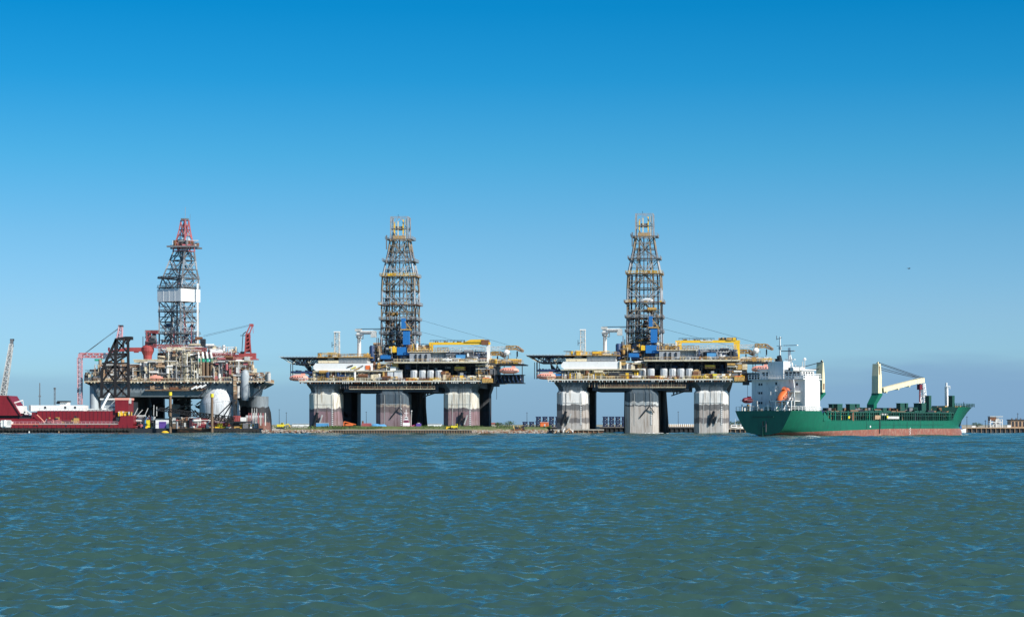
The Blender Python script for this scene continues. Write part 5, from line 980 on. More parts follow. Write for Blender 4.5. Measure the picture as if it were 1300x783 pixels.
# ------------------------------------------------------------------ crane barge and clutter afloat before the white rig
def crane_barge():
    fr = Frame(300, 1030, 0); P = fr.P; bx = fr.box; br = fr.bar
    t = thing('crane_barge', 'black flat barge carrying a red crane with a long low lattice boom', 'barge', (fr.x0, 1030, 0))
    m = MB(); bx(m, 271, 329, 543.5, 551, 0, 16, 'dark'); m.build('hull', t)
    m = MB(); a = P(271, 545, 0); b = P(329, 545, 0); x = a.x
    while x < b.x: m.tube((x, -.6, 1.2), (x, 0, 1.2), .75, 'rubber', n=10); x += 1.55
    m.build('tyre_fender', t)
    m = MB(); bx(m, 297, 304, 541, 543.6, 3, 8, 'ochre'); bx(m, 296, 305, 536, 541, 4.4, 6.2, 'dark'); bx(m, 292, 318, 534.6, 536.2, 3, 8, 'dark'); bx(m, 296, 304, 527.5, 535, 3, 8, 'red'); bx(m, 305, 312, 529.5, 535, 3.4, 8, 'white')
    for x in (297.5, 300, 302.4): bx(m, x, x+.6, 528, 534.6, 2.8, 3, 'pinkred')
    bx(m, 289, 296, 530, 534, 3.4, 7, 'dark'); m.build('crane_house', t)
    m = MB(); m.truss(P(297, 533, -1), P(203, 519, -1), 2.0, 2.6, 24, .42, 'black', 1.2, 1.2); m.bar(P(199, 521, 5), P(203, 519, 5), .9, 'dark'); m.build('boom', t)
    m = MB(); br(m, (295, 509, 5), (273, 531, 5), .5, 'dark'); br(m, (296, 509, 6), (276, 541, 6), .55, 'dark'); br(m, (297, 510, 5), (289, 530, 5), .35, 'dark'); br(m, (296, 507, 5), (300, 530, 5), .9, 'dark'); br(m, (294.5, 509, 5), (299, 508, 5), 1.2, 'dark'); m.build('gantry_frame', t)
    m = MB(); br(m, (296, 508, 5), (204, 519, 5), .08, 'dark'); m.build('stay_cable', t)
    m = MB()
    for x, k in ((266, 'ochre'), (272, 'yellow'), (280, 'yellow'), (286, 'pale')): bx(m, x, x+7, 541.4, 543, -.2, 1, k)
    clutter(fr, m, 262, 292, 534, 543.5, 1, 8, 70, ['purple', 'yellow', 'brightyellow', 'dark', 'skyblue', 'rust', 'pale', 'red'], 5, .4); clutter(fr, m, 304, 328, 537, 543.5, 1, 10, 30, ['pale', 'white', 'steel', 'yellow', 'tan'], 6, .4)
    for x in (320, 323, 326): br(m, (x, 518, 3), (x, 543, 3), .28, 'pale')
    m.build('deck_gear', t)
crane_barge()
fr = Frame(205, 1040, 0); P = fr.P; bx = fr.box
t = thing('house_barge', 'low black barge with a white cabin marked by a purple square', 'barge', (fr.x0, 1040, 0))
m = MB(); bx(m, 166, 224, 543.5, 551, 0, 14, 'dark'); m.build('hull', t)
m = MB(); bx(m, 197.5, 217.5, 531.6, 543.6, 1, 9, 'clean_white'); bx(m, 197, 218, 530.8, 531.6, .6, 9.4, 'dark'); c_ = m.build('cabin', t)
m = MB(); bx(m, 202, 211, 535, 543.2, .85, 1, 'purple'); m.build('purple_panel', c_)
m = MB(); bx(m, 185.5, 190.5, 533, 542.5, 1, 4, 'brightyellow'); bx(m, 184.6, 187, 540, 543.6, .6, 4, 'yellow'); m.build('yellow_pump', t)
m = MB(); clutter(fr, m, 167, 197, 526, 543.6, 1, 9, 120, ['white', 'dark', 'pinkred', 'pale', 'dark', 'white', 'tan', 'steel', 'skyblue'], 15, .35)
for x0, y0, x1, y1 in ((169, 530, 175, 518), (172, 530, 181, 520), (184, 527, 188, 518), (195, 530, 195.5, 514), (199, 528, 199, 516)): fr.bar(m, (x0, y0, 3), (x1, y1, 3), .3, 'pale')
m.build('deck_gear', t)
fr = Frame(245, 1036, 0); P = fr.P; bx = fr.box
t = thing('scrap_barge', 'rust brown barge heaped with scrap and dark red crates', 'barge', (fr.x0, 1036, 0))
m = MB(); bx(m, 225, 270, 543.8, 551, 0, 15, 'rust'); bx(m, 226, 270, 543.2, 544, -.2, 15, 'tan'); m.build('hull', t)
m = MB(); clutter(fr, m, 219, 245, 529, 544, 1, 10, 230, ['tan', 'steel', 'dark', 'rust', 'pale', 'pinkred', 'wood', 'lightsteel'], 25, .3); m.build('scrap_pile', t)
m = MB(); bx(m, 243, 259, 536.5, 543.6, 1, 5, 'pinkred'); bx(m, 245, 268, 530.5, 536, 2, 7, 'dredgered'); bx(m, 240, 245, 537, 543.6, 2, 5, 'darkred'); clutter(fr, m, 241, 268, 530, 543.6, .3, 1, 44, ['darkred', 'pinkred', 'dark', 'white'], 26, .2); m.build('crate', t)
for px, yt, D_, lb in ((216.2, 497.5, 1033, 'brown steel pile with yellow cap, by the white cabin with the purple square'), (269.2, 499.5, 1027, 'brown steel pile with yellow cap, before the big white rig column')):
    fr = Frame(px, D_, 0); t = thing('mooring_pile', lb, 'pile', (fr.x0, D_, 0), group='mooring piles with yellow caps'); z = fr.P(px, yt, 0).z
    m = MB(); m.tube((0, 0, -2), (0, 0, z-1.6), .62, 'wood', n=14); m.build('shaft', t, True); m = MB(); m.tube((0, 0, z-1.6), (0, 0, z), .78, 'brightyellow', n=14); m.build('cap', t, True)
fr = Frame(209.5, 1020, 0); t = thing('buoy', 'small orange yellow float in front of the barge with the white cabin', 'buoy', (fr.x0, 1020, 0)); m = MB(); m.lathe(0, 0, [(.3, -.6), (1.6, -.3), (1.7, .5), (.9, 1.0), (.1, 1.1)], 'yellow', 14); m.build('body', t, True); m = MB(); m.bar((0, 0, 1), (0, 0, 1.7), .3, 'dark'); m.build('eye', t)

# ------------------------------------------------------------------ land
def ground_mat(key, low, mid, hi, scale=.25, zlo=.8, zhi=2.6):
    m = bpy.data.materials.new(key); m.use_nodes = True; t = m.node_tree; n = t.nodes; l = t.links; b = n["Principled BSDF"]; b.inputs['Roughness'].default_value = .95
    c = n.new("ShaderNodeTexCoord"); sp = n.new("ShaderNodeSeparateXYZ"); l.new(c.outputs['Object'], sp.inputs[0])
    a = n.new("ShaderNodeTexNoise"); a.inputs['Scale'].default_value = scale; a.inputs['Detail'].default_value = 6; a.inputs['Roughness'].default_value = .7; l.new(c.outputs['Object'], a.inputs['Vector'])
    mr = n.new("ShaderNodeMapRange"); mr.inputs['From Min'].default_value = zlo; mr.inputs['From Max'].default_value = zhi; l.new(sp.outputs['Z'], mr.inputs['Value'])
    ad = n.new("ShaderNodeMath"); ad.operation = 'MULTIPLY_ADD'; ad.inputs[1].default_value = 1.7; ad.inputs[2].default_value = -.85; l.new(a.outputs['Fac'], ad.inputs[0])
    a2 = n.new("ShaderNodeMath"); a2.operation = 'ADD'; l.new(ad.outputs[0], a2.inputs[0]); l.new(mr.outputs[0], a2.inputs[1])
    r = n.new("ShaderNodeValToRGB"); e = r.color_ramp.elements; e[0].position = .12; e[0].color = (*low, 1); e[1].position = .9; e[1].color = (*hi, 1); q = e.new(.5); q.color = (*mid, 1)
    l.new(a2.outputs[0], r.inputs[0]); l.new(r.outputs[0], b.inputs['Base Color']); M[key] = m
ground_mat('bank', (.20, .14, .10), (.26, .21, .13), (.10, .13, .045), zlo=.4, zhi=2.2)
ground_mat('far', (.34, .32, .27), (.30, .28, .20), (.08, .11, .05), .02, 2, 4.5)
paint('leaf', (.07, .13, .025), dirt=.6, scale=2, dcol=(.10, .13, .04), rough=.8)
paint('leafdark', (.022, .045, .02), dirt=.5, scale=2, rough=.8)
paint('stone', (.34, .28, .24), dirt=.7, scale=1.5, rust=.3, dcol=(.14, .10, .08), rcol=(.25, .12, .09))
def terrain(name, x0, x1, ys, prof, k, nx, seed, amp=.35):
    """long low landform; prof(x, j) gives the height of cross-section row j"""
    rr = np.random.default_rng(seed); ph = rr.random(12)*6.28; fq = .02*1.55**np.arange(12); am = .9*.74**np.arange(12); am = am/am.sum()*2
    xs = np.linspace(x0, x1, nx); m = MB(); nz_ = lambda x, y: float((am*np.sin(fq*x*1.0+ph+y*fq*2.3)).sum())
    for x in xs:
        for j, y in enumerate(ys): m.v.append((x, y+nz_(x*1.3+50, y)*.9, prof(x, j)+nz_(x, y)*amp*(0 if j in (0, len(ys)-1) else 1)))
    n = len(ys); mi_ = m.mi(k)
    for i in range(nx-1):
        for j in range(n-1): m.f.append((i*n+j, (i+1)*n+j, (i+1)*n+j+1, i*n+j+1)); m.m.append(mi_)
    return struct(m.build(name, None, True))
X = lambda px, D: (px-CX)/FPX*D
Z = lambda py, D: HC+(HY-py)/FPX*D
def tp(x, j):
    e = min(1, max(0, (x-X(331, 1000))/12))*min(1, max(0, (X(704, 1000)-x)/4))
    return (-.8, .25, .9, 1.7, 2.35, 2.75, 2.9, 2.6, -.8)[j]*(e if j not in (0, 8) else 1)*(1 if x > X(395, 1000) else .82)
terrain('land', X(328, 1000), X(706, 1000), [992.5, 993.5, 994.5, 996, 998, 1000, 1002.5, 1004, 1005], tp, 'bank', 420, 3, .28)
terrain('land_far', X(-300, 1300), X(1700, 1300), [1290, 1300, 1330, 1400, 1700, 2500, 5000, 9000], lambda x, j: (-1, 1.8, 2.9, 3.2, 3.4, 3.6, 4.2, 3)[j], 'far', 500, 9, .25)
# sheet piling
def sheet_pile():
    D = 992; t = thing('sheet_pile_wall', 'rusty corrugated sheet pile wall along the foot of the grassy bank', 'retaining wall', (X(505, D), D, 0)); m = MB(); x = X(422, D)-X(505, D); e = X(598, D)-X(505, D)
    while x < e: m.box(x, x+.55, -.35, 0, -1.5, 1.45, 'wood'); m.box(x+.55, x+1.1, 0, .3, -1.5, 1.4, 'dark'); x += 1.12
    m.build('piling', t); m = MB(); m.box(X(418, D)-X(505, D), e, -.45, .5, 1.45, 1.75, 'concrete'); m.build('capping_beam', t)
sheet_pile()
rr = random.Random(41)
def rock(x, y, z, r, k, seed):
    q = random.Random(seed); m = MB(); a = q.uniform(.6, 1.5)
    m.rings([[(r*a*e*math.cos(t)*q.uniform(.75, 1.2), r*e*math.sin(t)*q.uniform(.75, 1.2), zz_*r*q.uniform(.8, 1.2)) for t in [math.pi*2*i/7 for i in range(7)]] for e, zz_ in ((.6, -.5), (1, 0), (.85, .45), (.35, .8))], k); return m
# riprap: nobody could count it
m = MB()
for i in range(620):
    px = rr.choice((rr.uniform(332, 424), rr.uniform(596, 706), rr.uniform(596, 706))); D = rr.uniform(991.6, 995.5); r = rr.uniform(.18, .6); o_ = rock(0, 0, 0, r, rr.choice(('stone', 'stone', 'concrete', 'rust')), i)
    z0 = (D-991.8)*.38; o = len(m.v); m.v += [(a+X(px, D), b+D, c+z0) for a, b, c in o_.v]; k = m.mi(o_.mats[0]); m.f += [tuple(o+q for q in f) for f in o_.f]; m.m += [k]*len(o_.f)
o = m.build('rubble'); o['kind'] = 'stuff'
# grass tufts
m = MB()
for i in range(8000):
    D = rr.uniform(997, 1004); px = rr.uniform(345, 700); g = math.sin(px*.11)+math.sin(px*.043+2)+rr.uniform(-1.2, 1.2)
    if px < 420 and rr.random() < .6 or g < -.5: continue
    x = X(px, D); z = 2.2+.13*(D-997)+math.sin(px*.2)*.1; h = rr.uniform(.25, .7); w_ = rr.uniform(.1, .3); k = rr.choice(('leaf', 'leaf', 'leafdark')); a = rr.uniform(0, 3.1)
    m.add([(x-w_*math.cos(a), D-w_*math.sin(a), z), (x+w_*math.cos(a), D+w_*math.sin(a), z), (x+rr.uniform(-.2, .2), D, z+h)], [(0, 1, 2)], k)
o = m.build('grass'); o['kind'] = 'stuff'

def shrub(px, D, z, h, wd, label, seed, cat='shrub', grp='shrubs and small trees on the far flat'):
    q = random.Random(seed); t = thing('shrub' if h < 4 else 'tree', label, cat, (X(px, D), D, z), 0, grp)
    m = MB(); m.tube((0, 0, -.3), (0, 0, h*.6), .12+h*.02, 'bark', .06, 7)
    for i in range(4): m.tube((0, 0, h*.25), (q.uniform(-1, 1)*wd*.35, q.uniform(-1, 1)*wd*.3, h*.7), .07, 'bark', .03, 5)
    m.build('trunk', t); m = MB(); cl = [(q.uniform(-.4, .4)*wd, q.uniform(-.3, .3)*wd, h*q.uniform(.45, .85), q.uniform(.22, .4)*wd) for _ in range(7)]
    for i in range(420):
        cx, cy, cz, r = q.choice(cl); v = Vector((q.gauss(0, 1), q.gauss(0, 1), q.gauss(0, 1))).normalized()*r*q.random()**.35; c = Vector((cx, cy, cz))+Vector((v.x, v.y, v.z*.7)); s_ = q.uniform(.12, .3)
        a = Vector((q.gauss(0, 1), q.gauss(0, 1), q.gauss(0, 1))).normalized()*s_; b = Vector((q.gauss(0, 1), q.gauss(0, 1), q.gauss(0, 1))).normalized()*s_; m.add([c-a, c+b, c+a, c-b], [(0, 1, 2, 3)], q.choice(('leaf', 'leafdark')))
    m.build('crown', t); return t
for i, (px, D, h, wd, lb) in enumerate(((634, 1320, 1.9, 4.5, 'low round shrub beside the tiny red roofed house on the skyline'), (647, 1325, 2.6, 6.5, 'taller dark bush on the skyline, nearest the rusty wreck'), (931, 1310, 2.4, 6, 'dark bush behind the pier, the one nearer the rig column than the ship'), (941, 1318, 3.0, 5, 'highest dark bush behind the moored pale boats, beside the green ship'), (399, 1305, 1.3, 4, 'flat bush on the skyline by the long white shed and the excavator'), (1240, 1320, 1.3, 6, 'low bush beyond the timber pier, near the white loading tower'))):
    shrub(px, D, 3.0, h, wd, lb, 60+i)
# small things on and behind the bank
def T(name, label, cat, px, D, z, group=None): return thing(name, label, cat, (X(px, D), D, z), 0, group)
s1 = 1000/FPX
t = T('excavator', 'yellow excavator parked low on the sandy end of the bank, near the white rig', 'excavator', 359, 1000, 2.0); m = MB(); m.box(-3, .6, 0, 2.4, 0, .8, 'dark'); t1 = m.build('track', t); m = MB(); m.box(-2.6, .4, .1, 2.2, .9, 2.0, 'brightyellow'); m.build('body', t); m = MB(); m.box(-.9, .3, .2, 1.3, 2.0, 2.7, 'brightyellow'); m.box(-.8, .2, .12, .22, 2.1, 2.6, 'dark'); m.build('cab', t); m = MB(); m.bar((.4, 1.2, 1.6), (2.4, 1.2, 2.2), .35, 'brightyellow'); m.bar((2.4, 1.2, 2.2), (3.2, 1.2, .6), .3, 'yellow'); m.build('arm', t); m = MB(); m.box(2.8, 3.6, .8, 1.6, 0, .7, 'steel'); m.build('bucket', t)
t = T('container', 'light blue container at the column foot farthest from the tugboat and its blue tarpaulin', 'container', 409, 1003, 2.6); m = MB(); m.box(-2.7, 2.7, 0, 2.2, 0, 2.0, 'skyblue'); [m.box(-2.6+i*.55, -2.4+i*.55, -.05, 0, .1, 1.9, 'skyblue') for i in range(10)]; m.build('body', t); m = MB(); m.box(-2.74, 2.74, -.06, 2.26, 1.9, 2.05, 'pale'); m.build('roof_rail', t)
t = T('mobile_crane', 'orange crawler machine with folded boom on the bank, between two columns of the rig', 'crane', 442, 1002, 2.7); m = MB(); m.box(-1.6, 2.4, 0, 2.2, 0, .6, 'dark'); m.build('track', t); m = MB(); m.box(-1.2, 2.2, .2, 2, .7, 1.5, 'orange'); m.build('body', t); m = MB(); m.bar((-1.8, .4, 2.5), (3.4, .4, 1.2), .38, 'orange'); m.bar((-1.8, .4, 2.5), (-2.0, .4, .6), .4, 'orange'); m.bar((-1.9, .4, .7), (1, .4, 1.6), .25, 'rust'); m.build('boom', t)
t = T('container', 'dull red container beside the blue tarpaulin on the bank', 'container', 465, 1002.5, 2.7); m = MB(); m.box(-2.1, 2.1, 0, 2.2, 0, 1.8, 'pinkred'); [m.box(-2+i*.5, -1.85+i*.5, -.05, 0, .1, 1.7, 'red') for i in range(9)]; m.build('body', t); m = MB(); m.box(-2.0, -1.2, .1, 1, 1.8, 2.8, 'rust'); m.build('vent_box', t); 
t = T('tarpaulin', 'bright blue tarpaulin covering a low heap on the bank', 'tarpaulin', 481, 1002, 2.6); m = MB(); m.rings([[(x, .2+1.2+math.cos(a)*1.4, max(0, math.sin(a))*h) for a in [math.pi*j/8 for j in range(9)]] for x, h in ((-3.4, .5), (-2.8, 1.5), (-1, 1.7), (.6, 1.35), (2.2, 1.5), (3.2, .9), (3.6, .3))], 'skyblue'); m.build('cover', t, True); m = MB(); m.bar((-3, -.1, .2), (3.2, -.1, .15), .12, 'wood'); m.build('rope', t)
t = T('workboat', 'small white and magenta tugboat with a mast, lying behind the bank by the middle column', 'tugboat', 515.5, 1002, 2.3)
m = MB(); m.rings([[(x, 1.5-w_, z) for w_, z in ((0, -.6),)]+[(x, 1.5-w1, z1) for w1, z1 in ((wd*.6, -.3), (wd, h))]+[(x, 1.5+wd, h), (x, 1.5+wd*.6, -.3)] for x, wd, h in ((-4, .9, 1.0), (-2, 1.4, .9), (1.5, 1.4, 1.0), (3, 1.0, 1.3), (4.2, .1, 1.7))], 'magenta'); m.build('hull', t); m = MB(); m.box(-3.2, 3.0, .08, .2, .35, .85, 'clean_white'); m.box(-1.4, 1.6, .4, 2.6, 1.0, 2.4, 'clean_white'); m.box(-1.0, 1.0, .5, 2.4, 2.4, 3.6, 'magenta'); m.box(-1.2, 1.2, .4, 2.5, 3.6, 3.8, 'clean_white'); m.box(-.6, .7, .6, 2.2, 3.8, 4.9, 'clean_white'); wh = m.build('wheelhouse', t); m = MB(); m.box(-.5, .6, .55, .62, 4.1, 4.6, 'dark'); m.box(-.9, .9, .45, .52, 2.7, 3.2, 'dark'); m.build('window', wh)
m = MB(); m.bar((0, 1.4, 4.9), (0, 1.4, 8.2), .2, 'clean_white'); m.bar((-.9, 1.4, 6.6), (.9, 1.4, 6.6), .15, 'clean_white'); m.bar((2.2, 1.4, 1), (2.4, 1.4, 7.6), .15, 'white'); m.bar((2.4, 1.4, 7.4), (.4, 1.4, 5), .08, 'dark'); m.lathe(2.4, 1.4, [(.1, 7.3), (.35, 7.5), (.1, 7.8)], 'clean_white', 8); m.build('mast', t)
t = T('container', 'small purple tank box next to the white and magenta tugboat', 'container', 531.5, 1002, 2.6); m = MB(); m.box(-1.1, 1.1, 0, 1.8, .2, 1.8, 'purple'); m.box(-.5, .5, .2, 1.4, 1.8, 2.1, 'pale'); m.build('body', t); m = MB(); m.box(-1, -.7, 0, 1.6, 0, .2, 'dark'); m.box(.7, 1, 0, 1.6, 0, .2, 'dark'); m.build('skid', t)
t = T('wheel_loader', 'yellow wheel loader parked on the bank above the end of the sheet piling', 'loader', 573.5, 996, 1.5); m = MB()
m.box(-.3, 2.5, 0, 2, .9, 1.9, 'brightyellow'); m.box(1.6, 2.6, .1, 1.9, 1.9, 2.7, 'brightyellow'); m.box(1.75, 2.45, .02, .1, 2.0, 2.6, 'dark'); m.build('body', t); m = MB(); m.bar((-.3, 1, 1.5), (-2.0, 1, 1.1), .4, 'brightyellow'); m.build('arm', t); m = MB(); m.prism([(-2.7, .5), (-1.9, .4), (-1.7, 1.5), (-2.2, 1.6)], .1, 2, 'yellow'); m.build('bucket', t)
for xx in (.2, 2.0):
    for yy in (-.1, 1.9): m = MB(); m.tube((xx, yy-.25, .55), (xx, yy+.25, .55), .6, 'rubber', n=14); m.build('wheel', t)
t = T('wreck', 'dark rusty wrecked machine lying on the rubble, near the orange hut', 'wreck', 659, 994, 1.0); m = MB(); r3 = random.Random(8)
m.box(-2.2, 1.6, .2, 2.2, 0, .9, 'rust'); m.build('body', t); m = MB(); m.box(-1.8, -.2, .4, 1.8, .9, 1.9, 'dark'); m.box(.9, 2.3, .4, 1.6, .8, 2.4, 'dark'); m.build('cab', t); m = MB(); [m.bar((r3.uniform(-2.4, 2.2), r3.uniform(0, 2), r3.uniform(0, 1)), (r3.uniform(-2.6, 2.6), r3.uniform(0, 2), r3.uniform(.6, 2.7)), .22, r3.choice(('rust', 'dark', 'ochre'))) for _ in range(22)]; m.build('twisted_frame', t)
t = T('site_hut', 'orange hut in front of the dark blue steel frames', 'hut', 691.5, 1001.5, 2.5); m = MB(); m.box(-1.9, 1.7, 0, 2.2, 0, 2.3, 'orange'); m.box(-2.1, 1.9, -.2, 2.4, 2.3, 2.5, 'faded'); m.build('wall', t); m = MB(); m.box(-.3, .3, -.06, 0, .3, 1.6, 'pale'); m.build('door', t); m = MB(); m.box(.8, 1.2, -.06, 0, 1.1, 1.7, 'dark'); m.build('window', t)
t = T('house', 'tiny house with a dull red roof on the skyline between the rigs', 'house', 626, 1330, 3.1); m = MB(); m.box(-1.8, 1.8, 0, 4, 0, 1.1, 'concrete'); m.build('wall', t); m = MB(); m.rings([[(-2.3, -.3, 1.1), (2.3, -.3, 1.1), (2.3, 4.3, 1.1), (-2.3, 4.3, 1.1)], [(-1.2, 1.9, 2.0), (1.2, 1.9, 2.0), (1.2, 2.1, 2.0), (-1.2, 2.1, 2.0)]], 'paleroof'); m.build('roof', t)
for px, w_, lb in ((382, 22, 'long white shed on the skyline behind the yellow excavator'), (551, 18, 'white shed on the skyline, seen under the rig beyond the purple tank box')):
    t = T('shed', lb, 'shed', px, 1290, 3.0); m = MB(); m.box(-w_/2*.45, w_/2*.45, 0, 6, 0, 1.3, 'clean_white'); m.build('wall', t); m = MB(); m.box(-w_/2*.46, w_/2*.46, -.3, 6.3, 1.3, 1.5, 'pale'); m.build('roof', t)
for px, yt, D, lb in ((354.5, 519, 1290, 'taller of the two thin poles above the yellow excavator and white shed'), (363.5, 523, 1295, 'shorter of the two thin poles above the yellow excavator and white shed'), (465, 522, 1290, 'thin pole seen under the rig, above the red container'), (669, 523, 1290, 'thin pole between the two grey rigs, by the blue frames'), (861, 522, 1290, 'thin pole seen under the rig in the water, above the white posts'), (1227.5, 528, 1060, "thin dark pole just off the green ship's bow"), (1251, 533, 1060, 'short thin pole touching the white loading tower on the pier'), (1292, 524, 1060, 'pole standing over the dark brown building on the pier')):
    t = T('pole', lb, 'pole', px, D, 0, 'thin poles on the skyline'); z = Z(yt, D); m = MB(); m.tube((0, 0, 1.5), (0, 0, z), .16, 'dark', .1, 7); m.build('shaft', t); m = MB(); m.bar((-.5, 0, z-.4), (.5, 0, z-.4), .14, 'dark'); m.build('crossarm', t)
for px, yt, lb in ((50.5, 486, 'tall thin lattice mast with a box halfway up, far off above the long white cabins'), (69.5, 492, 'thin mast with a wide square head, far off above the dark roofed wheelhouse')):
    D = 2600; t = T('radio_mast', lb, 'mast', px, D, 2); z = Z(yt, D)-2; m = MB(); m.truss((0, 0, 0), (0, 0, z), 1.4, 1.4, 18, .28, 'steel', .5 if px < 60 else 1.4, .5 if px < 60 else 1.4); m.build('lattice', t); m = MB(); m.box(-1.3, 1.3, -.5, .5, z*.68 if px < 60 else z-1.6, z*.68+1.5 if px < 60 else z, 'steel'); m.build('antenna', t)
# dock behind the right-hand rig, blue steel frames on it
def dock(px0, px1, D, zt, label, k='dark', top='concrete', dep=30, cat='dock', piles=True, pk='wood'):
    t = T('dock', label, cat, (px0+px1)/2, D, 0); hw_ = (px1-px0)/2/FPX*D; m = MB(); m.box(-hw_, hw_, .6, dep, -1.5, zt-.5, k); m.build('wall', t); m = MB(); m.box(-hw_-.3, hw_+.3, 0, dep, zt-.5, zt, top); m.build('deck', t)
    if piles:
        m = MB(); x = -hw_+.5
        while x < hw_: m.tube((x, .3, -1.5), (x, .3, zt-.5), .28, pk, n=8); x += 2.2
        m.build('pile', t)
    return t
dock(762, 890, 1085, 2.9, 'long dark dock wall seen under the rig in the water', dep=60, pk='black', top='steel')
t = dock(700, 766, 985, 1.9, 'rusty brown dock front with jumbled timber, at the end of the bank', 'rust', 'concrete', 9)
m = MB(); r4 = random.Random(3)
for q in range(26): x = r4.uniform(-11, -1); m.bar((x, -.3-r4.random(), r4.uniform(0, 1)), (x+r4.uniform(-2, 2), .3, r4.uniform(.8, 2.4)), r4.uniform(.2, .5), r4.choice(('pale', 'tan', 'dark', 'rust', 'white')))
m.build('timber', t)
t = T('barrier', 'row of short white posts on the dark dock, seen under the rig in the water', 'barrier', 868, 1088, 2.9); m = MB(); x = -7.4
while x < 7.4: m.box(x, x+.55, 0, .6, 0, 1.35, 'clean_white'); m.box(x+.55, x+1.0, .05, .5, .0, .9, 'ochre'); x += 1.0
m.build('post_row', t)
def blue_frame():
    t = thing('steel_frame', '', 'steel frame'); m = MB(); 
    m.prism([(-1.45, 0), (1.45, 0), (1.0, .45), (-1.0, .45)], 0, 2.6, 'navyblue'); m.prism([(-1.0, 1.9), (1.0, 1.9), (1.45, 2.4), (-1.45, 2.4)], 0, 2.6, 'navyblue'); m.build('bolster', t)
    m = MB(); m.bar((-1.1, .1, .3), (1.1, .1, 2.1), .62, 'navyblue'); m.bar((1.1, .1, .3), (-1.1, .1, 2.1), .5, 'navyblue'); m.bar((-.6, 1.6, .3), (-.6, 1.6, 2.1), .9, 'navy'); m.bar((.9, 2.1, .3), (.9, 2.1, 2.1), .6, 'navy'); m.build('brace', t); m = MB(); m.prism([(.1, .7), (.95, .5), (.75, 1.5)], .5, .8, 'clean_white'); m.build('white_plate', t); return t
proto = blue_frame(); first = True; row = {}
def put(px, D, z, label):
    global first
    if first: r_ = proto; first = False
    else:
        r_ = proto.copy(); COL.objects.link(r_)
        for ch in [c for c in proto.children]: c_ = ch.copy(); COL.objects.link(c_); c_.parent = r_
    r_.location = (X(px, D), D, z); r_['label'] = label; r_['group'] = 'dark blue steel frames stacked on the dock'
dock(662, 716, 1086, 2.9, 'low dark dock carrying blue steel frames behind the orange hut', dep=20, pk='black', top='steel')
LB = {0: 'dark blue steel frame in the lower row behind the orange hut', 1: 'dark blue steel frame in the upper row behind the orange hut', 2: 'dark blue steel frame in the lower row, seen between the columns under the rig', 3: 'dark blue steel frame in the upper row, seen between the columns under the rig'}
for i in range(6): put(666.5+i*8.3, 1090, 2.9, LB[0])
for i in range(4): put(683.5+i*8.3, 1090, 5.35, LB[1])
for i in range(5): put(768.5+i*8.0, 1090, 2.9, LB[2]); put(768.5+i*8.0, 1090, 5.35, LB[3])
# piers on the right
dock(926, 1010, 1040, 2.2, "wooden pier running behind the green ship's stern", 'dark', 'concrete', 8)
dock(1214, 1345, 1050, 2.6, "brown timber pier beyond the green ship's bow", 'dark', 'tan', 12)
for i, (px, D, L_, lb) in enumerate(((934, 1046, 7, 'pale moored boat behind the pier, nearest the rig column'), (945, 1049, 6, 'pale small boat behind the pier, partly hidden by the green stern'))):
    t = T('boat', lb, 'boat', px, D, 2.0); m = MB(); m.rings([[(x, 1-wd, h), (x, 1-wd*.4, -.3), (x, 1+wd*.4, -.3), (x, 1+wd, h)] for x, wd, h in ((-L_/2, .8, .7), (0, 1.1, .6), (L_*.3, .8, .8), (L_/2, .05, 1.1))], 'white'); m.build('hull', t); m = MB(); m.box(-L_*.3, L_*.1, .3, 1.7, .6, 1.9, 'clean_white'); m.box(-L_*.25, L_*.05, .25, .3, 1.1, 1.6, 'dark'); m.build('cabin', t); m = MB(); m.bar((0, 1, 1.8), (0, 1, 4.6+i), .1, 'white'); m.build('mast', t)
t = T('motorboat', "small blue and white motorboat moored below the green ship's bow", 'boat', 1217, 1046, .1); m = MB(); m.rings([[(x, 1-wd, h), (x, 1-wd*.4, -.3), (x, 1+wd*.4, -.3), (x, 1+wd, h)] for x, wd, h in ((-3, .8, 1.5), (0, 1.2, 1.5), (2, .8, 1.7), (3.6, .05, 2))], 'clean_white'); m.build('hull', t); m = MB(); m.box(-1.8, 1.4, .2, 1.8, 1.5, 3.4, 'blue'); m.build('cabin', t)
t = T('loading_tower', 'white open framed loading tower with a brown roof house on the pier', 'tower', 1265, 1054, 2.6); D = 1054; h = Z(528, D)-2.6; m = MB(); w_ = 2.7
for y in (0, 5):
    for x in (-w_, -.2, w_): m.bar((x, y, 0), (x, y, h-1.5), .36, 'white')
    m.bar((-w_, y, 0), (-.2, y, 2.2), .24, 'pale'); m.bar((w_, y, 2.4), (-.2, y, 0), .24, 'pale'); m.bar((-w_, y, 2.4), (w_, y, 2.4), .3, 'white'); m.bar((-.2, y, 2.4), (w_, y, 4), .22, 'pale')
m.box(-.6, 1.2, .4, 2, .1, 4.4, 'pale'); m.build('frame', t); m = MB(); m.box(-w_-.2, 0, .2, 5, h-2.2, h-.4, 'rust'); m.box(-w_-.3, w_+.3, -.1, 5.2, h-.4, h, 'pale'); m.build('roof_house', t)
t = T('warehouse', 'long brown building with a dark roof and a row of openings on the pier', 'building', 1300, 1056, 2.6); m = MB(); m.box(-6, 9, 0, 8, 0, 3.3, 'tan'); m.build('wall', t)
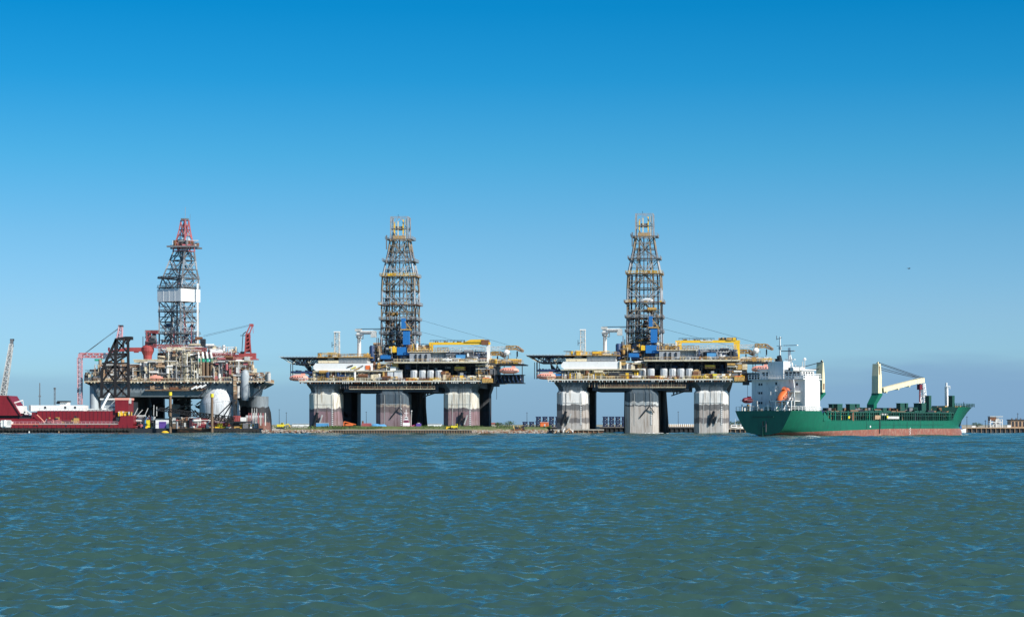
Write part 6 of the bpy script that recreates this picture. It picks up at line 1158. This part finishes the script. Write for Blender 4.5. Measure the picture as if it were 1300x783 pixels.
m = MB(); [m.box(-5.6+i*1.7, -4.6+i*1.7, -.06, .05, .4, 2.7, 'dark') for i in range(8)]; m.build('opening', t); m = MB(); m.box(-6.3, 9.3, -.4, 8.4, 3.3, 3.7, 'dark'); [m.box(-5.5+i*2, -5+i*2, 1, 2, 3.7, 4.3, 'steel') for i in range(7)]; m.build('roof', t)
for i, (px, lb) in enumerate(((1236, 'pale crate standing on the pier between the bow of the ship and the loading tower'), (1281, 'white crate on the pier between the loading tower and the brown building'))):
    t = T('crate', lb, 'crate', px, 1051, 2.6); m = MB(); m.box(-.9, .9, 0, 1.2, 0, .8+i*.3, 'white'); m.build('body', t); m = MB(); m.box(-1, 1, -.1, 1.3, .8+i*.3, .92+i*.3, 'pale'); m.build('lid', t)
# gull high above the ship
t = thing('gull', 'tiny dark gull flying in the clear sky above the cream cranes', 'bird', (X(1154, 420), 420, Z(341, 420)), .4)
m = MB(); m.rings([[(x, r*math.cos(a), r*math.sin(a)) for a in [math.pi*2*i/8 for i in range(8)]] for x, r in ((-.3, .01), (-.2, .05), (0, .08), (.15, .05), (.25, .03), (.3, .01))], 'dark')
for s_ in (-1, 1): m.add([(.1, s_*.05, .02), (-.1, s_*.05, .02), (-.08, s_*.3, .14), (.08, s_*.3, .16), (-.16, s_*.62, .06), (-.05, s_*.6, .08)], [(0, 1, 2, 3), (3, 2, 4, 5)], 'dark')
m.build('body', t)

# broken white water where the hull and piles disturb the surface
m = MB(); q_ = random.Random(77)
for cx_, D_, sx, n_ in ((1222, 815, 2.4, 16), (835, 985, 4, 7)):
    for i in range(n_):
        x = X(cx_, D_)+q_.gauss(0, sx); y = D_+q_.gauss(0, 1.2)-1.5; a_, b_ = q_.uniform(.25, .9), q_.uniform(.2, .5); zc = q_.uniform(.12, .3)
        m.rings([[(x+a_*e*math.cos(t)*q_.uniform(.7, 1.2), y+b_*e*math.sin(t), z) for t in [math.pi*2*j/7 for j in range(7)]] for e, z in ((1, -.3), (.9, zc), (.3, zc+.08))], 'clean_white')
o = m.build('foam'); o['kind'] = 'stuff'
